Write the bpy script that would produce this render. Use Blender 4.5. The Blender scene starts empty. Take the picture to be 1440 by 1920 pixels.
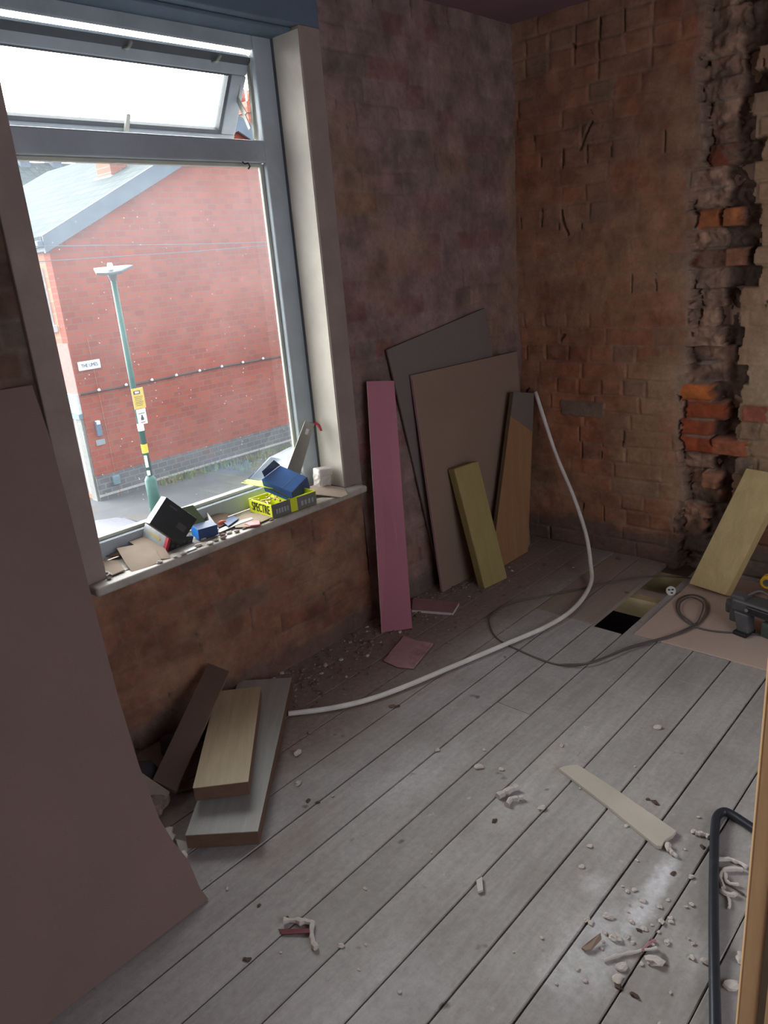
import bpy, bmesh, math, random
import numpy as np
from mathutils import Vector, Matrix
random.seed(4)
R = math.radians
sc = bpy.context.scene
COL = sc.collection

# ------------------------------------------------------------------ camera, sky, exposure
EYE = Vector((0, 0, 1.5)); FPX = 1425.7
_y, _p, _r = R(46.474), R(18.448), R(-4.938)
FW = Vector((math.sin(_y)*math.cos(_p), math.cos(_y)*math.cos(_p), -math.sin(_p)))
_rt = Vector((math.cos(_y), -math.sin(_y), 0)); _up = _rt.cross(FW)
RT = math.cos(_r)*_rt + math.sin(_r)*_up; UP = -math.sin(_r)*_rt + math.cos(_r)*_up
cam = bpy.data.cameras.new('camera'); co = bpy.data.objects.new('camera', cam); COL.objects.link(co)
co.matrix_world = Matrix(((RT.x, UP.x, -FW.x, EYE.x), (RT.y, UP.y, -FW.y, EYE.y), (RT.z, UP.z, -FW.z, EYE.z), (0, 0, 0, 1)))
cam.sensor_fit = 'VERTICAL'; cam.sensor_height = 24; cam.lens = 24*FPX/1920
cam.clip_start = 0.02; cam.clip_end = 300
sc.camera = co
w = bpy.data.worlds.new('overcast'); sc.world = w; w.use_nodes = True
wn = w.node_tree.nodes; wl = w.node_tree.links
bg = wn['Background']; bg.inputs[1].default_value = 16.0
tc = wn.new('ShaderNodeTexCoord'); sx = wn.new('ShaderNodeSeparateXYZ'); rp = wn.new('ShaderNodeValToRGB')
# overcast sky, brightest low behind the house opposite where the hidden sun stands
mr = wn.new('ShaderNodeMapRange'); mr.inputs['From Min'].default_value = -1; mr.inputs['From Max'].default_value = 1
wl.new(tc.outputs['Generated'], sx.inputs[0]); wl.new(sx.outputs[1], mr.inputs['Value']); wl.new(mr.outputs[0], rp.inputs[0]); wl.new(rp.outputs[0], bg.inputs[0])
er = rp.color_ramp.elements
er[0].position = 0.0; er[0].color = (.13, .14, .155, 1)
er[1].position = 0.95; er[1].color = (.98, .97, .95, 1)
e_ = er.new(.5); e_.color = (.20, .21, .225, 1); e_ = er.new(.68); e_.color = (.48, .49, .50, 1)
vs = sc.view_settings; vs.view_transform = 'Standard'; vs.look = 'None'; vs.gamma = 1; vs.use_curve_mapping = False
vs.exposure = 0.18
cy = sc.cycles; cy.max_bounces = 10; cy.diffuse_bounces = 7; cy.transparent_max_bounces = 12
cy.sample_clamp_indirect = 6

def lamp_area(name, loc, rot, sx_, sy_, power, col=(1, 1, 1), portal=False):
    l = bpy.data.lights.new(name, 'AREA'); l.shape = 'RECTANGLE'; l.size = sx_; l.size_y = sy_
    l.energy = power; l.color = col
    o = bpy.data.objects.new(name, l); COL.objects.link(o); o.location = loc; o.rotation_euler = rot
    if portal: l.cycles.is_portal = True
    return o
lamp_area('window_portal', (1.49, 2.42, 1.44), (R(-90), 0, 0), 1.05, 1.62, 1, portal=True)

def ray(px, py): return RT*((px-720)/FPX) - UP*((py-960)/FPX) + FW
def at(ax, v, px, py):
    d = ray(px, py); return EYE + d*((v-EYE[ax])/d[ax])
def fl(px, py, z=0.0): return at(2, z, px, py)

YW, XB, ZC = 2.14, 3.35, 2.44        # inner faces of window wall, right wall, ceiling

# ------------------------------------------------------------------ materials
MATS = {}
class NT:
    def __init__(s, name):
        s.m = bpy.data.materials.new(name); s.m.use_nodes = True; s.n = s.m.node_tree.nodes; s.l = s.m.node_tree.links
        s.b = s.n['Principled BSDF']; s.out = s.n['Material Output']; s.tc = s.n.new('ShaderNodeTexCoord'); MATS[name] = s.m
    def set(s, i, v):
        i = s.b.inputs[i]
        if isinstance(v, bpy.types.NodeSocket): s.l.new(v, i)
        else: i.default_value = (*v, 1) if isinstance(v, tuple) and len(v) == 3 else v
    def coord(s, sc_=(1, 1, 1), rot=(0, 0, 0)):
        mp = s.n.new('ShaderNodeMapping'); s.l.new(s.tc.outputs['Object'], mp.inputs[0]); mp.inputs['Scale'].default_value = sc_
        mp.inputs['Rotation'].default_value = rot; return mp.outputs[0]
    def noise(s, scale, detail=4, rough=.6, v=None, dist=0):
        n = s.n.new('ShaderNodeTexNoise'); n.inputs['Scale'].default_value = scale; n.inputs['Detail'].default_value = detail
        n.inputs['Roughness'].default_value = rough; n.inputs['Distortion'].default_value = dist
        s.l.new(v if v is not None else s.tc.outputs['Object'], n.inputs['Vector']); return n.outputs['Fac']
    def ramp(s, f, stops):
        r = s.n.new('ShaderNodeValToRGB'); s.l.new(f, r.inputs[0]); e = r.color_ramp.elements
        while len(e) < len(stops): e.new(.5)
        for k, (p, c) in enumerate(stops):
            e[k].position = p; e[k].color = (*c, 1) if not isinstance(c, (int, float)) else (c, c, c, 1)
        return r.outputs[0]
    def mix(s, f, a, b, mode='MIX'):
        m = s.n.new('ShaderNodeMix'); m.data_type = 'RGBA'; m.blend_type = mode
        for i, v in ((0, f), (6, a), (7, b)):
            if isinstance(v, bpy.types.NodeSocket): s.l.new(v, m.inputs[i])
            else: m.inputs[i].default_value = v if i == 0 else (*v, 1)
        return m.outputs[2]
    def bump(s, h, strength=.4, dist=.01):
        b = s.n.new('ShaderNodeBump'); b.inputs['Strength'].default_value = strength; b.inputs['Distance'].default_value = dist
        s.l.new(h, b.inputs['Height']); s.l.new(b.outputs[0], s.b.inputs['Normal'])
    def attr(s, name='Col'):
        a = s.n.new('ShaderNodeAttribute'); a.attribute_name = name; return a.outputs['Color']

def simple(name, c, rough=.7, metal=0., var=.12, scale=14, dirt=None, bump=.15):
    t = NT(name); f = t.noise(scale, 5)
    lo = tuple(x*(1-var) for x in c); hi = tuple(min(1, x*(1+var)) for x in c)
    col = t.ramp(f, [(.3, lo), (.7, hi)])
    if dirt:
        g = t.ramp(t.noise(scale*.35, 6, .7), [(.5, 0), (.72, 1)])
        col = t.mix(g, col, dirt)
    t.set('Base Color', col); t.set('Roughness', rough); t.set('Metallic', metal)
    if bump: t.bump(t.noise(scale*6, 3), bump, .002)
    return t.m

def wood(name, a, b, rough=.6, grain=(1, 14, 14), scale=3.0, knots=0.0, yaw=0.0):
    t = NT(name); v = t.coord((1, 1, 1), (0, 0, yaw)); m2 = t.n.new('ShaderNodeMapping'); t.l.new(v, m2.inputs[0]); m2.inputs['Scale'].default_value = grain; v = m2.outputs[0]
    f = t.noise(scale, 6, .55, v, .6); c = t.ramp(f, [(.28, a), (.72, b)])
    f2 = t.noise(scale*6, 3, .6, v); c = t.mix(.25, c, t.ramp(f2, [(.35, a), (.65, b)]))
    if knots: c = t.mix(t.ramp(t.noise(5, 2), [(.66, 0), (.72, knots)]), c, tuple(x*.45 for x in a))
    t.set('Base Color', c); t.set('Roughness', rough); t.bump(f2, .12, .002); return t.m

def brick_indoor():
    t = NT('old_brick'); c = t.attr(); f = t.noise(38, 5, .7); f2 = t.noise(7, 4, .6)
    c = t.mix(.5, c, t.ramp(f, [(.3, (.55, .52, .5)), (.7, (1.3, 1.25, 1.2))]), 'MULTIPLY')
    c = t.mix(t.ramp(f2, [(.5, 0), (.75, .35)]), c, (.25, .145, .095))
    t.set('Base Color', c); t.set('Roughness', .95); t.bump(f, .5, .006); return t.m

def brick_outdoor(name, c1, c2, mortar, scale=1.0, rotz=0):
    t = NT(name)
    mp = t.n.new('ShaderNodeMapping'); t.l.new(t.tc.outputs['Object'], mp.inputs[0])
    mp.inputs['Rotation'].default_value = (R(90), 0, R(rotz))
    b = t.n.new('ShaderNodeTexBrick'); t.l.new(mp.outputs[0], b.inputs['Vector'])
    b.inputs['Color1'].default_value = (*c1, 1); b.inputs['Color2'].default_value = (*c2, 1); b.inputs['Mortar'].default_value = (*mortar, 1)
    b.inputs['Scale'].default_value = scale; b.inputs['Brick Width'].default_value = .235; b.inputs['Row Height'].default_value = .076*1.6
    b.inputs['Mortar Size'].default_value = .012; b.inputs['Bias'].default_value = -.1
    c = t.mix(.55, b.outputs['Color'], t.ramp(t.noise(.55, 5), [(.3, (.68, .66, .66)), (.7, (1.25, 1.25, 1.25))]), 'MULTIPLY')
    c = t.mix(t.ramp(t.noise(1.3, 5, .7), [(.55, 0), (.8, .35)]), c, (.30, .11, .07))
    t.set('Base Color', c); t.set('Roughness', .9); return t.m

def floor_mat():
    t = NT('dusty_boards'); v = t.coord((1.2, 16, 8)); f = t.noise(3, 6, .6, v, .4)
    c = t.mix(.6, t.attr(), t.ramp(f, [(.25, (.72, .7, .68)), (.75, (1.18, 1.16, 1.15))]), 'MULTIPLY')
    # trodden-in plaster dust, brick dust by the window wall, knots and scuffs
    sep = t.n.new('ShaderNodeSeparateXYZ'); t.l.new(t.tc.outputs['Object'], sep.inputs[0])
    def mth(op, a, b, clamp=False):
        m = t.n.new('ShaderNodeMath'); m.operation = op; m.use_clamp = clamp
        for i, q in enumerate((a, b)):
            if q is None: continue
            if isinstance(q, bpy.types.NodeSocket): t.l.new(q, m.inputs[i])
            else: m.inputs[i].default_value = q
        return m.outputs[0]
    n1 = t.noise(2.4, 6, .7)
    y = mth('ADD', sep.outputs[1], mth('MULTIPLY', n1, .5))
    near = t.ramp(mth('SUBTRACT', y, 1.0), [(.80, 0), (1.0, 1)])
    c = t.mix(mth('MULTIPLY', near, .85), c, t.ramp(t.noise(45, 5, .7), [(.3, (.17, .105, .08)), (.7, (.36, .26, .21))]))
    def blob(cx, cy, rx, ry, amt, colr, ang=0, nz=.9):
        nonlocal c
        dx = mth('SUBTRACT', sep.outputs[0], cx); dy = mth('SUBTRACT', sep.outputs[1], cy)
        ca, sa = math.cos(ang), math.sin(ang)
        ux = mth('DIVIDE', mth('ADD', mth('MULTIPLY', dx, ca), mth('MULTIPLY', dy, sa)), rx)
        uy = mth('DIVIDE', mth('SUBTRACT', mth('MULTIPLY', dy, ca), mth('MULTIPLY', dx, sa)), ry)
        d = mth('SQRT', mth('ADD', mth('MULTIPLY', ux, ux), mth('MULTIPLY', uy, uy)), None)
        d = mth('ADD', d, mth('MULTIPLY', mth('SUBTRACT', t.noise(9, 6, .75), .5), nz*2.2))
        c = t.mix(t.ramp(d, [(.25, amt), (1.0, 0)]), c, colr)
    W = (.80, .80, .82)
    blob(1.42, .575, .24, .032, .95, W, .02); blob(1.20, .62, .17, .10, .55, W); blob(1.08, .60, .2, .10, .3, W); blob(1.36, .70, .06, .04, .6, W)
    blob(1.0, 1.42, .2, .05, .35, (.42, .24, .18)); blob(1.45, 1.32, .3, .12, .25, W); blob(1.5, 1.02, .2, .05, .2, W)
    blob(.8, .9, .35, .12, .22, W); blob(1.72, 1.03, .10, .035, .55, (.5, .46, .40)); blob(1.32, .42, .1, .04, .3, W)
    c = t.mix(t.ramp(t.noise(3.5, 6, .72), [(.42, 0), (.70, .55)]), c, (.25, .225, .205))
    c = t.mix(t.ramp(t.noise(60, 4, .7), [(.4, 0), (.75, .35)]), c, (.20, .18, .165))
    c = t.mix(t.ramp(t.noise(26, 3, .5), [(.70, 0), (.78, .7)]), c, (.60, .58, .56))
    c = t.mix(t.ramp(t.noise(13, 2, .5), [(.71, 0), (.76, .7)]), c, (.06, .05, .045))
    t.set('Base Color', c); t.set('Roughness', .75); t.bump(f, .25, .003); return t.m

def glass_mat(name, dusty):
    t = NT(name); n, l = t.n, t.l
    tr = n.new('ShaderNodeBsdfTransparent'); tr.inputs[0].default_value = (.95, .97, .97, 1)
    gl = n.new('ShaderNodeBsdfGlossy'); gl.inputs['Roughness'].default_value = .03
    fr = n.new('ShaderNodeFresnel'); fr.inputs[0].default_value = 1.45
    df = n.new('ShaderNodeBsdfTranslucent'); df.inputs[0].default_value = (.8, .85, .92, 1)
    m1 = n.new('ShaderNodeMixShader'); m2 = n.new('ShaderNodeMixShader')
    if dusty:
        sz = n.new('ShaderNodeSeparateXYZ'); l.new(t.tc.outputs['Object'], sz.inputs[0])
        a = t.ramp(t.noise(3.2, 5, .7), [(.35, .004), (.75, .014)])
        top = t.ramp(sz.outputs[2], [(.55, 0), (1.0, .022)]); a = t.mix(1.0, a, top, 'ADD')  # extra veil towards the top stands in for lens haze, over the dust
        vo = n.new('ShaderNodeTexVoronoi'); vo.inputs['Scale'].default_value = 46; l.new(t.tc.outputs['Object'], vo.inputs['Vector'])
        s1 = t.ramp(vo.outputs['Distance'], [(.05, 1), (.10, 0)])
        gate = t.ramp(t.noise(21, 2), [(.50, 0), (.56, .16)])
        sp = t.mix(1.0, s1, gate, 'MULTIPLY'); fac = t.mix(1.0, a, sp, 'ADD'); l.new(fac, m1.inputs[0])
    else: m1.inputs[0].default_value = .03
    l.new(tr.outputs[0], m1.inputs[1]); l.new(df.outputs[0], m1.inputs[2])
    mm = n.new('ShaderNodeMath'); mm.operation = 'MULTIPLY'; mm.inputs[1].default_value = .5; l.new(fr.outputs[0], mm.inputs[0])
    l.new(mm.outputs[0], m2.inputs[0]); l.new(m1.outputs[0], m2.inputs[1]); l.new(gl.outputs[0], m2.inputs[2])
    l.new(m2.outputs[0], t.out.inputs['Surface']); n.remove(t.b); return t.m

M_brick = brick_indoor()
M_floor = floor_mat()
M_glass = glass_mat('dusty_hazed_glass', True); M_glass2 = glass_mat('clear_glass', False)
M_upvc = simple('frame_haze_blue', (.38, .42, .46), .45, dirt=(.30, .32, .33), scale=6)  # slightly blue: lens haze put into the frame colour
M_upvc_in = simple('frame_edge', (.50, .50, .44), .5, scale=8)
M_rubber = simple('gasket', (.10, .11, .12), .6)
M_reveal = simple('reveal_plaster', (.66, .60, .52), .8, dirt=(.52, .46, .40), scale=4)
M_margin = simple('margin_plaster', (.30, .23, .205), .9, dirt=(.24, .18, .16), scale=8, var=.12)
M_ceil = simple('ceiling_plaster', (.25, .15, .18), .9, scale=3)  # plum cast is the lens veil put into the plaster colour
M_lintel = simple('lintel_haze_blue', (.11, .15, .20), .8, scale=9)  # blue cast stands in for lens haze over the lintel
M_sill = simple('sill_paint', (.44, .40, .35), .5, dirt=(.20, .14, .11), scale=11)
M_room = simple('bare_plaster', (.40, .27, .21), .9, scale=3)
M_sheet = simple('plasterboard_paper', (.225, .15, .13), .85, var=.06, scale=2.5, dirt=(.19, .125, .11), bump=.05)
M_gyp = simple('gypsum', (.62, .58, .55), .95)
M_board = simple('board_brown', (.27, .185, .135), .85, var=.06, scale=3, bump=.05)
M_board2 = simple('board_grey', (.185, .145, .135), .85, var=.08, scale=3, bump=.05)
M_pinkedge = simple('pink_edge', (.42, .23, .25), .85)
M_pink = simple('pink_plasterboard', (.44, .165, .225), .75, var=.05, scale=3, bump=.03)
M_pink2 = simple('pink_dusty', (.42, .22, .24), .85, var=.15, scale=12, dirt=(.30, .18, .17))
M_pinklight = simple('pink_paper', (.52, .30, .31), .85, scale=14, dirt=(.22, .10, .10))
M_cls = wood('treated_timber', (.31, .24, .085), (.40, .32, .13), .7, (10, 10, 1), 3, .6)
M_post = wood('treated_post', (.50, .38, .17), (.66, .52, .26), .7, (10, 10, 1), 2.6, .8)
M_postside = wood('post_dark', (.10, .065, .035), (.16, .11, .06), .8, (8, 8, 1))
M_orange = wood('orange_ply', (.30, .15, .07), (.40, .22, .11), .7, (6, 6, 1))
M_ply = wood('ply_panel', (.50, .38, .31), (.58, .46, .38), .8, (1, 2, 2), 2)
M_newboard = wood('newer_boards', (.34, .27, .22), (.42, .34, .28), .8, (1, 12, 8), 3)
M_plankA = wood('grey_plank', (.34, .34, .31), (.47, .47, .43), .45, (14, 1, 6), 3, 0, .8367)
M_plankB = wood('pale_plank', (.52, .42, .26), (.68, .57, .38), .5, (14, 1, 6), 3, 0, .7426)
M_coreshade = wood('plank_shaded_core', (.13, .07, .045), (.18, .10, .065), .8, (6, 2, 14))  # cut edges browned dark to stand in for shade on the plank sides
M_plankC = simple('brown_strip', (.20, .135, .105), .8, scale=5)
M_joist = wood('joist_timber', (.42, .32, .16), (.54, .43, .24), .8, (8, 1, 8))
M_darkwood = wood('door_lining', (.62, .37, .17), (.80, .50, .25), .45, (9, 9, 1), 3)
M_card = simple('cardboard', (.34, .26, .20), .9, scale=9, dirt=(.30, .22, .17))
M_card2 = simple('cardboard_dark', (.13, .085, .06), .9, scale=9)
M_black = simple('black_card', (.018, .018, .02), .45, var=.3, bump=0)
M_silver = simple('silver_card', (.34, .36, .37), .4, var=.2, scale=22, bump=0)
M_whitecard = simple('white_card', (.62, .72, .70), .5, bump=0)
M_redband = simple('red_band', (.55, .03, .06), .5, bump=0)
M_yellowpic = simple('yellow_print', (.50, .36, .08), .5, bump=0)
M_greyprint = simple('grey_print', (.07, .06, .065), .5, bump=0)
M_spec = simple('yellow_card', (.72, .78, .03), .5, var=.04, bump=0)
M_specd = simple('olive_card', (.30, .31, .05), .6, bump=0)
M_grid = simple('grey_label', (.16, .15, .14), .6, bump=0)
M_ink = simple('ink', (.03, .035, .01), .5, bump=0)
M_blue = simple('blue_card', (.08, .22, .58), .5, var=.1, bump=0)
M_bluedark = simple('navy_card', (.02, .05, .16), .5, bump=0)
M_bluebright = simple('bright_blue_card', (.01, .22, .75), .5, bump=0)
M_green = simple('green_card', (.10, .13, .06), .6, scale=20)
M_screw = simple('brass_screws', (.52, .34, .18), .4, .6, bump=0)
M_steel = simple('steel', (.34, .34, .30), .4, .55, bump=0)
M_white = simple('white_plastic', (.72, .72, .70), .35, bump=0)
M_paperbag = simple('paper_bag', (.66, .60, .56), .8, scale=20, dirt=(.42, .25, .2))
M_pipe = simple('white_pipe', (.80, .78, .72), .4, bump=0)
M_cable = simple('grey_cable', (.115, .10, .09), .5, bump=0)
M_tool = simple('grey_tool_plastic', (.085, .085, .09), .5, var=.2, dirt=(.18, .16, .15), scale=18)
M_toolblk = simple('black_tool_metal', (.03, .03, .035), .35, .3, bump=0)
M_tube = simple('black_steel_tube', (.030, .035, .045), .35, .2, dirt=(.09, .09, .10), scale=20, bump=0)
M_plaster = simple('plaster_scrap', (.60, .55, .50), .9, scale=30)
M_scrap = simple('dark_scrap', (.10, .065, .05), .9, scale=30)
M_rubble = simple('rubble', (.22, .15, .12), .95, var=.4, scale=30, dirt=(.42, .36, .32))
M_bag = simple('dark_bag', (.03, .028, .035), .5, scale=9)
M_yellow = simple('yellow_plastic', (.70, .38, .02), .4, bump=0)
# outdoors
M_gable = brick_outdoor('gable_brick', (.29, .060, .034), (.22, .045, .030), (.20, .085, .06))
M_side = brick_outdoor('side_brick', (.44, .20, .12), (.36, .13, .08), (.36, .22, .16), rotz=90)
M_sidepink = simple('pink_render', (.46, .17, .15), .9)
M_plinth = brick_outdoor('plinth_brick', (.12, .12, .13), (.09, .09, .10), (.16, .15, .14))
M_chim = brick_outdoor('chimney_brick', (.42, .13, .08), (.34, .10, .07), (.3, .18, .14))
M_mortarline = simple('plinth_line', (.34, .32, .30), .9)
def slate():
    t = NT('slates'); b = t.n.new('ShaderNodeTexBrick'); mp = t.n.new('ShaderNodeMapping'); t.l.new(t.tc.outputs['Object'], mp.inputs[0])
    mp.inputs['Rotation'].default_value = (0, 0, R(90)); t.l.new(mp.outputs[0], b.inputs['Vector'])
    b.inputs['Color1'].default_value = (.075, .09, .095, 1); b.inputs['Color2'].default_value = (.055, .07, .075, 1); b.inputs['Mortar'].default_value = (.05, .06, .065, 1)
    b.inputs['Brick Width'].default_value = .4; b.inputs['Row Height'].default_value = .34; b.inputs['Mortar Size'].default_value = .035; b.inputs['Scale'].default_value = 1
    t.set('Base Color', t.mix(.3, b.outputs['Color'], t.ramp(t.noise(.8, 5), [(.3, (.6, .7, .6)), (.7, (1.3, 1.3, 1.3))]), 'MULTIPLY')); t.set('Roughness', .9); t.set('Specular IOR Level', .15); return t.m
M_slate = slate()
M_verge = simple('verge_lead', (.10, .13, .16), .6, scale=4)
M_road = simple('wet_asphalt', (.060, .064, .070), .45, var=.2, scale=1.2, bump=.1)
M_pave = simple('pavement', (.085, .09, .095), .7, var=.15, scale=1.5, dirt=(.10, .075, .05))
M_grass = simple('weeds', (.12, .16, .07), .9, var=.4, scale=6, dirt=(.26, .17, .08))
M_greenpole = simple('green_post_paint', (.012, .075, .058), .45, var=.2, scale=5, bump=0)
M_lampgrey = simple('lamp_grey', (.045, .055, .06), .4, bump=0)
M_signy = simple('sign_yellow', (.52, .36, .06), .5, bump=0)
M_signw = simple('sign_white', (.62, .66, .70), .5, bump=0)
M_black2 = simple('sign_black', (.03, .03, .03), .5, bump=0)
M_signred = simple('sign_red', (.45, .16, .14), .5, bump=0)
M_car = simple('white_car_paint', (.20, .22, .25), .25, var=.04, bump=0)
M_carglass = simple('car_glass', (.05, .06, .07), .08, bump=0)
M_tyre = simple('tyre', (.02, .02, .02), .8)
M_whitepaint = simple('white_joinery', (.55, .60, .62), .5, bump=0)
M_meter = simple('meter_box', (.13, .19, .22), .5, bump=0)
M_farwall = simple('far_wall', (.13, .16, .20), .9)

# ------------------------------------------------------------------ mesh helpers
class MB:
    def __init__(s): s.v = []; s.f = []; s.mi = []; s.cur = 0
    def m(s, i): s.cur = i; return s
    def add(s, vs, fs):
        k = len(s.v); s.v += [tuple(v) for v in vs]; s.f += [tuple(i+k for i in f) for f in fs]; s.mi += [s.cur]*len(fs); return s
    def box(s, a, b):
        x0, y0, z0 = a; x1, y1, z1 = b
        return s.add([(x0, y0, z0), (x1, y0, z0), (x1, y1, z0), (x0, y1, z0), (x0, y0, z1), (x1, y0, z1), (x1, y1, z1), (x0, y1, z1)],
                     [(0, 3, 2, 1), (4, 5, 6, 7), (0, 1, 5, 4), (1, 2, 6, 5), (2, 3, 7, 6), (3, 0, 4, 7)])
    def ob(s, o, ex, ey, ez):
        o, ex, ey, ez = map(Vector, (o, ex, ey, ez))
        v = [o, o+ex, o+ex+ey, o+ey, o+ez, o+ex+ez, o+ex+ey+ez, o+ey+ez]
        fs = [(0, 3, 2, 1), (4, 5, 6, 7), (0, 1, 5, 4), (1, 2, 6, 5), (2, 3, 7, 6), (3, 0, 4, 7)]
        if ex.cross(ey).dot(ez) < 0: fs = [f[::-1] for f in fs]
        return s.add(v, fs)
    def prism(s, pts, n):
        pts = [Vector(p) for p in pts]; n = Vector(n); k = len(pts)
        nn = Vector((0, 0, 0))
        for i in range(k): nn += pts[i].cross(pts[(i+1) % k])
        vs = pts+[p+n for p in pts]; fs = [tuple(range(k))[::-1], tuple(range(k, 2*k))]
        fs += [(i, (i+1) % k, k+(i+1) % k, k+i) for i in range(k)]
        if nn.dot(n) < 0: fs = [f[::-1] for f in fs]
        return s.add(vs, fs)
    def tube(s, pts, r, n=10, caps=True):
        pts = [Vector(p) for p in pts]; k = len(pts); rs = r if isinstance(r, (list, tuple)) else [r]*k
        t0 = (pts[1]-pts[0]).normalized(); a = Vector((0, 0, 1)) if abs(t0.z) < .9 else Vector((1, 0, 0)); u = t0.cross(a).normalized(); vs = []
        for i in range(k):
            t = (pts[min(i+1, k-1)]-pts[max(i-1, 0)]).normalized(); u = (u-t*u.dot(t)).normalized(); w_ = t.cross(u)
            for j in range(n):
                an = 2*math.pi*j/n; vs.append(pts[i]+(u*math.cos(an)+w_*math.sin(an))*rs[i])
        fs = [(i*n+j, i*n+(j+1) % n, (i+1)*n+(j+1) % n, (i+1)*n+j) for i in range(k-1) for j in range(n)]
        if caps: fs += [tuple(range(n))[::-1], tuple(range((k-1)*n, k*n))]
        return s.add(vs, fs)
    def build(s, name, mats, parent=None, bevel=0, smooth=False, seg=2, origin=None):
        me = bpy.data.meshes.new(name); v = np.array(s.v, float)
        if parent is not None: org = np.array(parent['_w'])
        elif origin is not None: org = np.array(origin)
        else:
            lo, hi = v.min(0), v.max(0); org = np.array([(lo[0]+hi[0])/2, (lo[1]+hi[1])/2, lo[2]])
        me.from_pydata((v-org).tolist(), [], s.f); me.update()
        if not isinstance(mats, (list, tuple)): mats = [mats]
        for m in mats: me.materials.append(m)
        me.polygons.foreach_set('material_index', s.mi)
        if smooth: me.polygons.foreach_set('use_smooth', [True]*len(me.polygons))
        o = bpy.data.objects.new(name, me); COL.objects.link(o)
        if parent is not None: o.parent = parent; o['_w'] = list(parent['_w'])
        else: o.location = org; o['_w'] = [float(q) for q in org]
        if bevel:
            b = o.modifiers.new('bevel', 'BEVEL'); b.width = bevel; b.segments = seg; b.limit_method = 'ANGLE'
        return o
def tag(o, label, cat, group=None, kind=None):
    o['label'] = label; o['category'] = cat
    if group: o['group'] = group
    if kind: o['kind'] = kind
    return o
def empty(name, loc, label, cat, group=None):
    o = bpy.data.objects.new(name, None); COL.objects.link(o); o.location = loc; o.empty_display_size = .05
    o['_w'] = [float(q) for q in loc]; return tag(o, label, cat, group)
def struct(o): o['kind'] = 'structure'; return o
def text(name, body, size, mat, parent, pos, ex, ey, depth=.0006, sx=1.0):
    """flat raised lettering: origin at pos (centre), reading along ex, up along ey"""
    cu = bpy.data.curves.new(name, 'FONT'); cu.body = body; cu.size = size; cu.align_x = 'CENTER'; cu.align_y = 'CENTER'; cu.extrude = depth
    tmp = bpy.data.objects.new(name+'_tmp', cu); COL.objects.link(tmp)
    dg = bpy.context.evaluated_depsgraph_get(); me = bpy.data.meshes.new_from_object(tmp.evaluated_get(dg))
    bpy.data.objects.remove(tmp)
    ex = Vector(ex).normalized(); ey = Vector(ey).normalized(); nz = ex.cross(ey); org = Vector(parent['_w']); pos = Vector(pos)
    for v in me.vertices: v.co = pos+ex*v.co.x*sx+ey*v.co.y+nz*v.co.z-org
    me.materials.clear(); me.materials.append(mat)
    o = bpy.data.objects.new(name, me); COL.objects.link(o); o.parent = parent; return o
def spline(pts, n=8):
    P = [Vector(p) for p in pts]; P = [P[0]*2-P[1]]+P+[P[-1]*2-P[-2]]; out = []
    for i in range(1, len(P)-2):
        for k in range(n):
            t = k/n; a, b, c, d = P[i-1:i+3]
            out.append(.5*((2*b)+(c-a)*t+(2*a-5*b+4*c-d)*t*t+(3*b-a-3*c+d)*t**3))
    out.append(P[-2]); return out

# ------------------------------------------------------------------ rough brick walls (real relief)
rng = np.random.RandomState(11)
def vnoise(u, v, s, seed):
    r = np.random.RandomState(seed); g = r.rand(260, 260); x = u*s+30; y = v*s+30
    i = np.floor(x).astype(int); j = np.floor(y).astype(int); fx = x-i; fy = y-j; fx = fx*fx*(3-2*fx); fy = fy*fy*(3-2*fy)
    i %= 259; j %= 259
    return (g[i, j]*(1-fx)*(1-fy)+g[i+1, j]*fx*(1-fy)+g[i, j+1]*(1-fx)*fy+g[i+1, j+1]*fx*fy)-.5
def fbm(u, v, s, seed, o=4): return sum(vnoise(u, v, s*2**k, seed+k)*.5**k for k in range(o))
CH = .079
def hsh(a, b, k=0):
    h = np.sin(a*127.1+b*311.7+k*74.7)*43758.5453; return h-np.floor(h)
def brickfield(u, v, seed, tone):
    uu = u+fbm(u, v, 6, seed+50, 2)*.012; vv = v+fbm(u, v, 5, seed+60, 2)*.008
    row = np.floor(vv/CH); L = np.where(hsh(row, seed, 1) > .4, .235, .117)
    q = uu/L+hsh(row, seed); colm = np.floor(q); fu = (q-colm)*L; fv = vv-row*CH
    d = np.minimum(np.minimum(fu, L-fu), np.minimum(fv, CH-fv)); joint = np.clip((d-.003)/.007, 0, 1)
    fill = np.clip(.78+fbm(u, v, 4, seed+7)*1.6, 0, 1)         # how full the pointing is
    crack = ((hsh(row, colm, 5) > .955) & (np.minimum(fu, L-fu) < .0035+.010*fbm(u, v, 26, seed, 2)))
    brickh = (hsh(row, colm, 2)-.5)*.007
    h = np.where(joint > 0, 0, 0)-(1-joint)*(.007*(1-fill)+.0005)+brickh*.6*joint*(1-.6*fill)+fbm(u, v, 3, seed+3)*.014+fbm(u, v, 22, seed+4)*.004
    h = h-crack*.014
    t = np.array(tone)[:, None, None]
    rnd = hsh(row, colm, 9); red = np.array([.20, .060, .034])[:, None, None]; pale = np.array([.30, .19, .12])[:, None, None]; gry = np.array([.13, .12, .10])[:, None, None]
    c = t*(1+.22*(rnd-.5)); k = np.clip((hsh(row, colm, 12)-.72)*3, 0, .8)*(1-fill*.5); c = c*(1-k)+red*k
    k = np.clip((hsh(row, colm, 14)-.85)*4, 0, .6); c = c*(1-k)+gry*k
    k = np.clip(fbm(u, v, 3.2, seed+21)*1.6+.12, 0, .75); c = c*(1-k)+pale*k
    k = (1-joint)*.25; c = c*(1-k)+np.array([.24, .19, .15])[:, None, None]*k
    c = np.where(crack, c*.5, c)
    c = c*(1+.5*fbm(u, v, 14, seed+33))
    return h, c
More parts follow.
